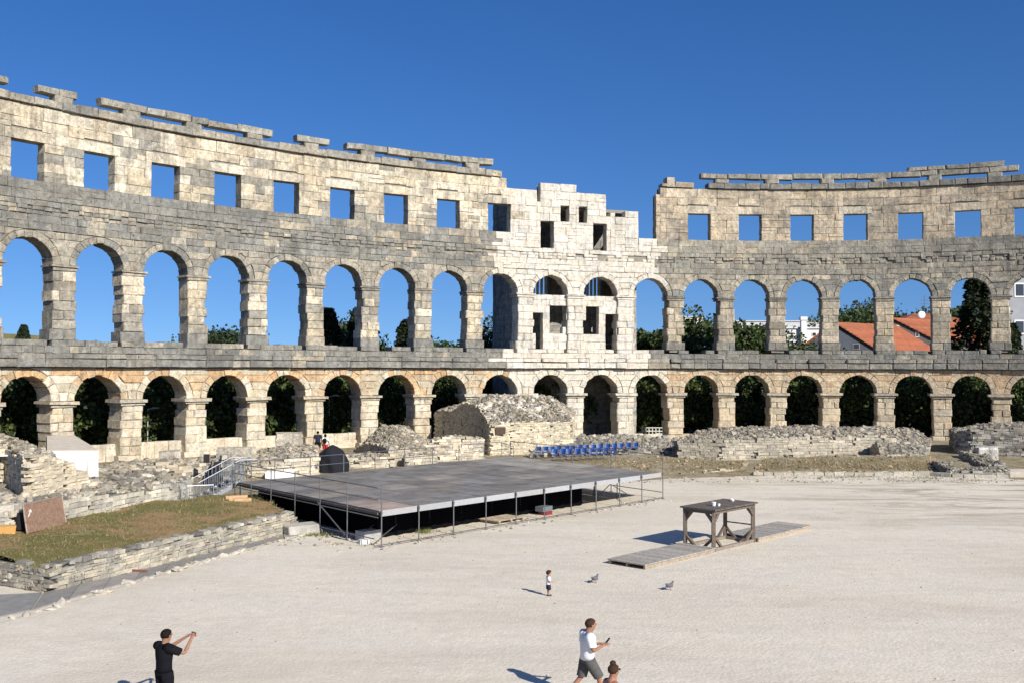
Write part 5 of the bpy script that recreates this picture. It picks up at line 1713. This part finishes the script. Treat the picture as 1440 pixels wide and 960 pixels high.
tree('broad2', 632, 125, 471, 'low green tree crown at the foot of the upper arch left of the restored bays', 1.1)
tree('broad', 690, 118, 454, 'sunlit green tree beside the stair tower flank', .8)
tree('broad2', 918, 125, 455, 'dark bushy tree in the upper arch right of the restored bays', 1.0)
tree('broad', 985, 122, 441, 'big dark round tree in an upper arch before the white town houses', .95)
tree('broad2', 1046, 124, 449, 'dark tree with ragged side beside the white town houses', .8)
tree('pine', 1066, 128, 455, 'pine with bare ragged branches before white houses', .7)
tree('broad', 1128, 122, 477, 'low green bush below the white chimney house', 1.0)
tree('broad', 1200, 210, 432, 'distant green tree behind the first red roof', .9)
tree('pine', 1225, 220, 428, 'distant tall pine behind the first red roof', .9)
tree('broad2', 1275, 215, 430, 'distant green tree behind the satellite dish roof', .9)
tree('broad2', 1345, 200, 421, 'distant green tree behind the hipped red roof', .9)
tree('cyp', 1381, 112, 380, 'tall dark cypress filling an upper arch beside the grey block', 1.35)
tree('cyp', 1424, 115, 455, 'slender cypress at the corner of the grey block', .9)

# ------------------------------------------------------------------ houses seen through the right arches
RED = (.30, .105, .055)
def gable_house(label, apex, eaveL, eaveR, Y, depth, dirv, wallc, tilec=RED):
    r = empty('house', (*pY(apex[0], Y), 0), label, 'house')
    A, Lf, Rt = at(*apex, Y), at(*eaveL, Y), at(*eaveR, Y)
    dv = Vector((*dirv, 0)).normalized()*depth
    q = MB()
    B = [(Lf[0], Y, -.25), (Rt[0], Y, -.25), Rt, A, Lf]
    q.add(B+[tuple(Vector(p)+dv) for p in B], [(0, 1, 2, 3, 4), (9, 8, 7, 6, 5), (0, 5, 6, 1), (1, 6, 7, 2), (4, 9, 5, 0)], wallc); q.build('wall', 'plaster', r)
    rows = 12
    for (P, E_) in ((A, Rt), (A, Lf)):
        q = MB()
        P, E_ = Vector(P)+Vector((0, -.35, .10)), Vector(E_)+Vector((0, -.35, .10)); E_ = P.lerp(E_, 1.08)
        dd = dv*1.06
        for k in range(rows):
            a, b = P.lerp(E_, k/rows), P.lerp(E_, (k+1.15)/rows)
            up = Vector((0, 0, .07))
            v = [a, b+up, b+up+dd, a+dd]
            q.add([tuple(x) for x in v]+[tuple(x-Vector((0, 0, .15))) for x in v], [(0, 1, 2, 3), (4, 7, 6, 5), (0, 4, 5, 1), (1, 5, 6, 2), (2, 6, 7, 3), (3, 7, 4, 0)], jit(tilec, .12))
        q.build('roof', 'rooftile', r)
    return r, A
def win(r, x, y, w, h, Y, col=(.8, .78, .74)):
    f = MB(); a, b = at(x-w/2, y-h/2, Y-.08), at(x+w/2, y+h/2, Y-.08)
    bx(f, ((a[0]+b[0])/2, Y-.03, (a[2]+b[2])/2), (b[0]-a[0], .12, a[2]-b[2]), 0, col); wo_ = f.build('window', 'paint', r)
    f = MB(); bx(f, ((a[0]+b[0])/2, Y-.09, (a[2]+b[2])/2), ((b[0]-a[0])*.78, .04, (a[2]-b[2])*.82), 0, (.05, .06, .07)); f.build('pane', 'glass', wo_)
h1, A1 = gable_house('house with orange tiled roof and gable darkened for shade in an upper arch', (1172, 454), (1120, 492), (1228, 489), 132, 16, (.80, .6), (.075, .085, .105))  # wall colour is dark to stand for the gable's shadow
win(h1, 1204, 487, 10, 8, 132, (.25, .2, .18))
h2, A2 = gable_house('house with long sloping orange roof and white arched gable windows', (1254, 448), (1205, 487), (1318, 480), 140, 15, (.82, .57), (.10, .095, .10))  # walls darkened here too, the gable's shade put into the colour
for x, y, w_, h_ in ((1262, 462, 5, 9), (1265, 487, 9, 12), (1290, 470, 5, 8)): win(h2, x, y, w_, h_, 140)
h3 = empty('house', (*pY(1312, 165), 0), 'house with hipped orange roof and a white satellite dish', 'house')
q = MB(); a, b = at(1272, 451, 165), at(1356, 500, 165)
bx(q, ((a[0]+b[0])/2, 169, (a[2]-.3)/2), (b[0]-a[0], 8, a[2]+.3), 0, (.26, .21, .22)); q.build('wall', 'plaster', h3)
q = MB()
e = [(a[0]-.5, 164.5, a[2]), (b[0]+.6, 164.5, a[2]), (b[0]+.6, 173.5, a[2]), (a[0]-.5, 173.5, a[2])]
rd = [(a[0]+3, 169, zat(441, 169, 1290)), (b[0]-3, 169, zat(441, 169, 1340))]
q.add(e+rd, [(0, 1, 5, 4), (1, 2, 5), (2, 3, 4, 5), (3, 0, 4), (0, 3, 2, 1)], RED); q.build('roof', 'rooftile', h3)
q = MB(); p = at(1353.5, 470, 164.7); bx(q, (p[0], 164.7, 4), (.7, .5, 2*(a[2]-4)), 0, (.72, .70, .66)); q.build('corner_pilaster', 'plaster', h3)
win(h3, 1344, 477, 7, 14, 164.9)
p = at(1296, 443, 164); dsh = blob('satellite_dish', (0, 0, 0), (.62, .15, .62), 'plaster', None); dsh.data.attributes['Col'].data.foreach_set('color', [.75]*4*len(dsh.data.vertices))
dsh.location = p; par(dsh, h3)
q = MB(); p = at(1300, 443, 166); tube(q, (p[0], 166, p[2]-1), (p[0], 166, p[2]+3.2), .05, 6, (.3, .3, .3))
for k in range(3): tube(q, (p[0]-.7, 166, p[2]+1.2+k*.6), (p[0]+.7, 166, p[2]+1.2+k*.6), .035, 6, (.3, .3, .3))
q.build('antenna', 'steel', h3)
def block(label, x0, x1, ytop, Y, dep, col, wins, name='building', chim=None, wc=(.12, .14, .16)):
    r = empty(name, (*pY((x0+x1)/2, Y), 0), label, 'building')
    a, b = at(x0, ytop, Y), at(x1, ytop, Y)
    q = MB(); bx(q, ((a[0]+b[0])/2, Y+dep/2, (a[2]-.25)/2), (b[0]-a[0], dep, a[2]+.25), 0, col); q.build('wall', 'plaster', r)
    q = MB(); bx(q, ((a[0]+b[0])/2, Y+dep/2, a[2]+.12), (b[0]-a[0]+.5, dep+.5, .25), 0, lerp(col, (.5, .5, .5), .4)); q.build('roof', 'plaster', r)
    for w_ in wins: win(r, *w_, Y)
    if chim:
        p = at(chim[0], chim[1], Y-.4); p2 = at(chim[0]+chim[2], chim[1], Y-.4)
        q = MB(); w2 = p2[0]-p[0]; bx(q, ((p[0]+p2[0])/2, Y-.4, p[2]/2), (w2, w2, p[2]), 0, (.78, .76, .72)); bx(q, ((p[0]+p2[0])/2, Y-.4, p[2]), (w2*1.35, w2*1.35, .5), 0, (.78, .76, .72)); q.build('chimney', 'plaster', r)
    return r
block('white town house with a tall white chimney behind the green bush', 1096, 1160, 462, 160, 14, (.70, .69, .67), [(1113, 474, 7, 5), (1145, 470, 6, 5)], chim=(1126, 448, 7))
block('long pale town block on the skyline behind the chimney house', 1030, 1175, 452, 260, 20, (.50, .50, .50), [(1040+13*k, 460, 5, 5) for k in range(9)])
block('white town house behind the ragged pine', 1030, 1090, 458, 185, 12, (.66, .65, .63), [(1058, 470, 6, 6), (1070, 470, 6, 6), (1070, 482, 6, 6)])
block('far white house peeping over the big round tree', 955, 990, 446, 300, 12, (.68, .66, .62), [(962, 452, 4, 4)])
block('grey modern block with white framed windows at the end of the arches', 1416, 1520, 380, 150, 3, (.30, .31, .33),
      [(x, y, 15, 20) for x in (1434, 1456, 1478) for y in (408, 460)])
block('dark old house seen through a lower arch', 1185, 1225, 503, 128, 5, (.10, .095, .085), [(1207, 545, 13, 16), (1207, 575, 13, 18)])
# street things just outside the wall
for x, Y, y0, y1, lab in ((463, 92, 557, 612, 'slim pale lamp post behind a lower arch'), (208, 80, 575, 622, 'short grey post behind a lower arch by the lawn')):
    q = MB(); a, b = at(x, y0, Y), at(x, y1, Y)
    tube(q, (a[0], Y, 0), (a[0], Y, a[2]), .07, 8, (.55, .55, .55), .05); tube(q, (a[0], Y, a[2]), (a[0]+.5, Y, a[2]+.1), .05, 8, (.55, .55, .55)); bx(q, (a[0]+.6, Y, a[2]+.1), (.5, .2, .1), 0, (.5, .5, .5))
    tag(q.build('lamp_post', 'steel'), lab, 'lamp post')
fn = empty('white_fence', (*pY(918, 104), 0), 'short white railing fence behind a lower arch', 'fence')
a, b = at(903, 600, 104), at(932, 611, 104)
for k in range(7):
    q = MB(); x = a[0]+(b[0]-a[0])*k/6; bx(q, (x, 104, a[2]/2+.0), (.09, .09, a[2]), 0, (.62, .60, .55)); q.build('post', 'paint', fn)
for z in (a[2]-.05, (a[2]+b[2])/2):
    q = MB(); bx(q, ((a[0]+b[0])/2, 103.93, z), (b[0]-a[0]+.2, .05, .09), 0, (.62, .60, .55)); q.build('rail', 'paint', fn)
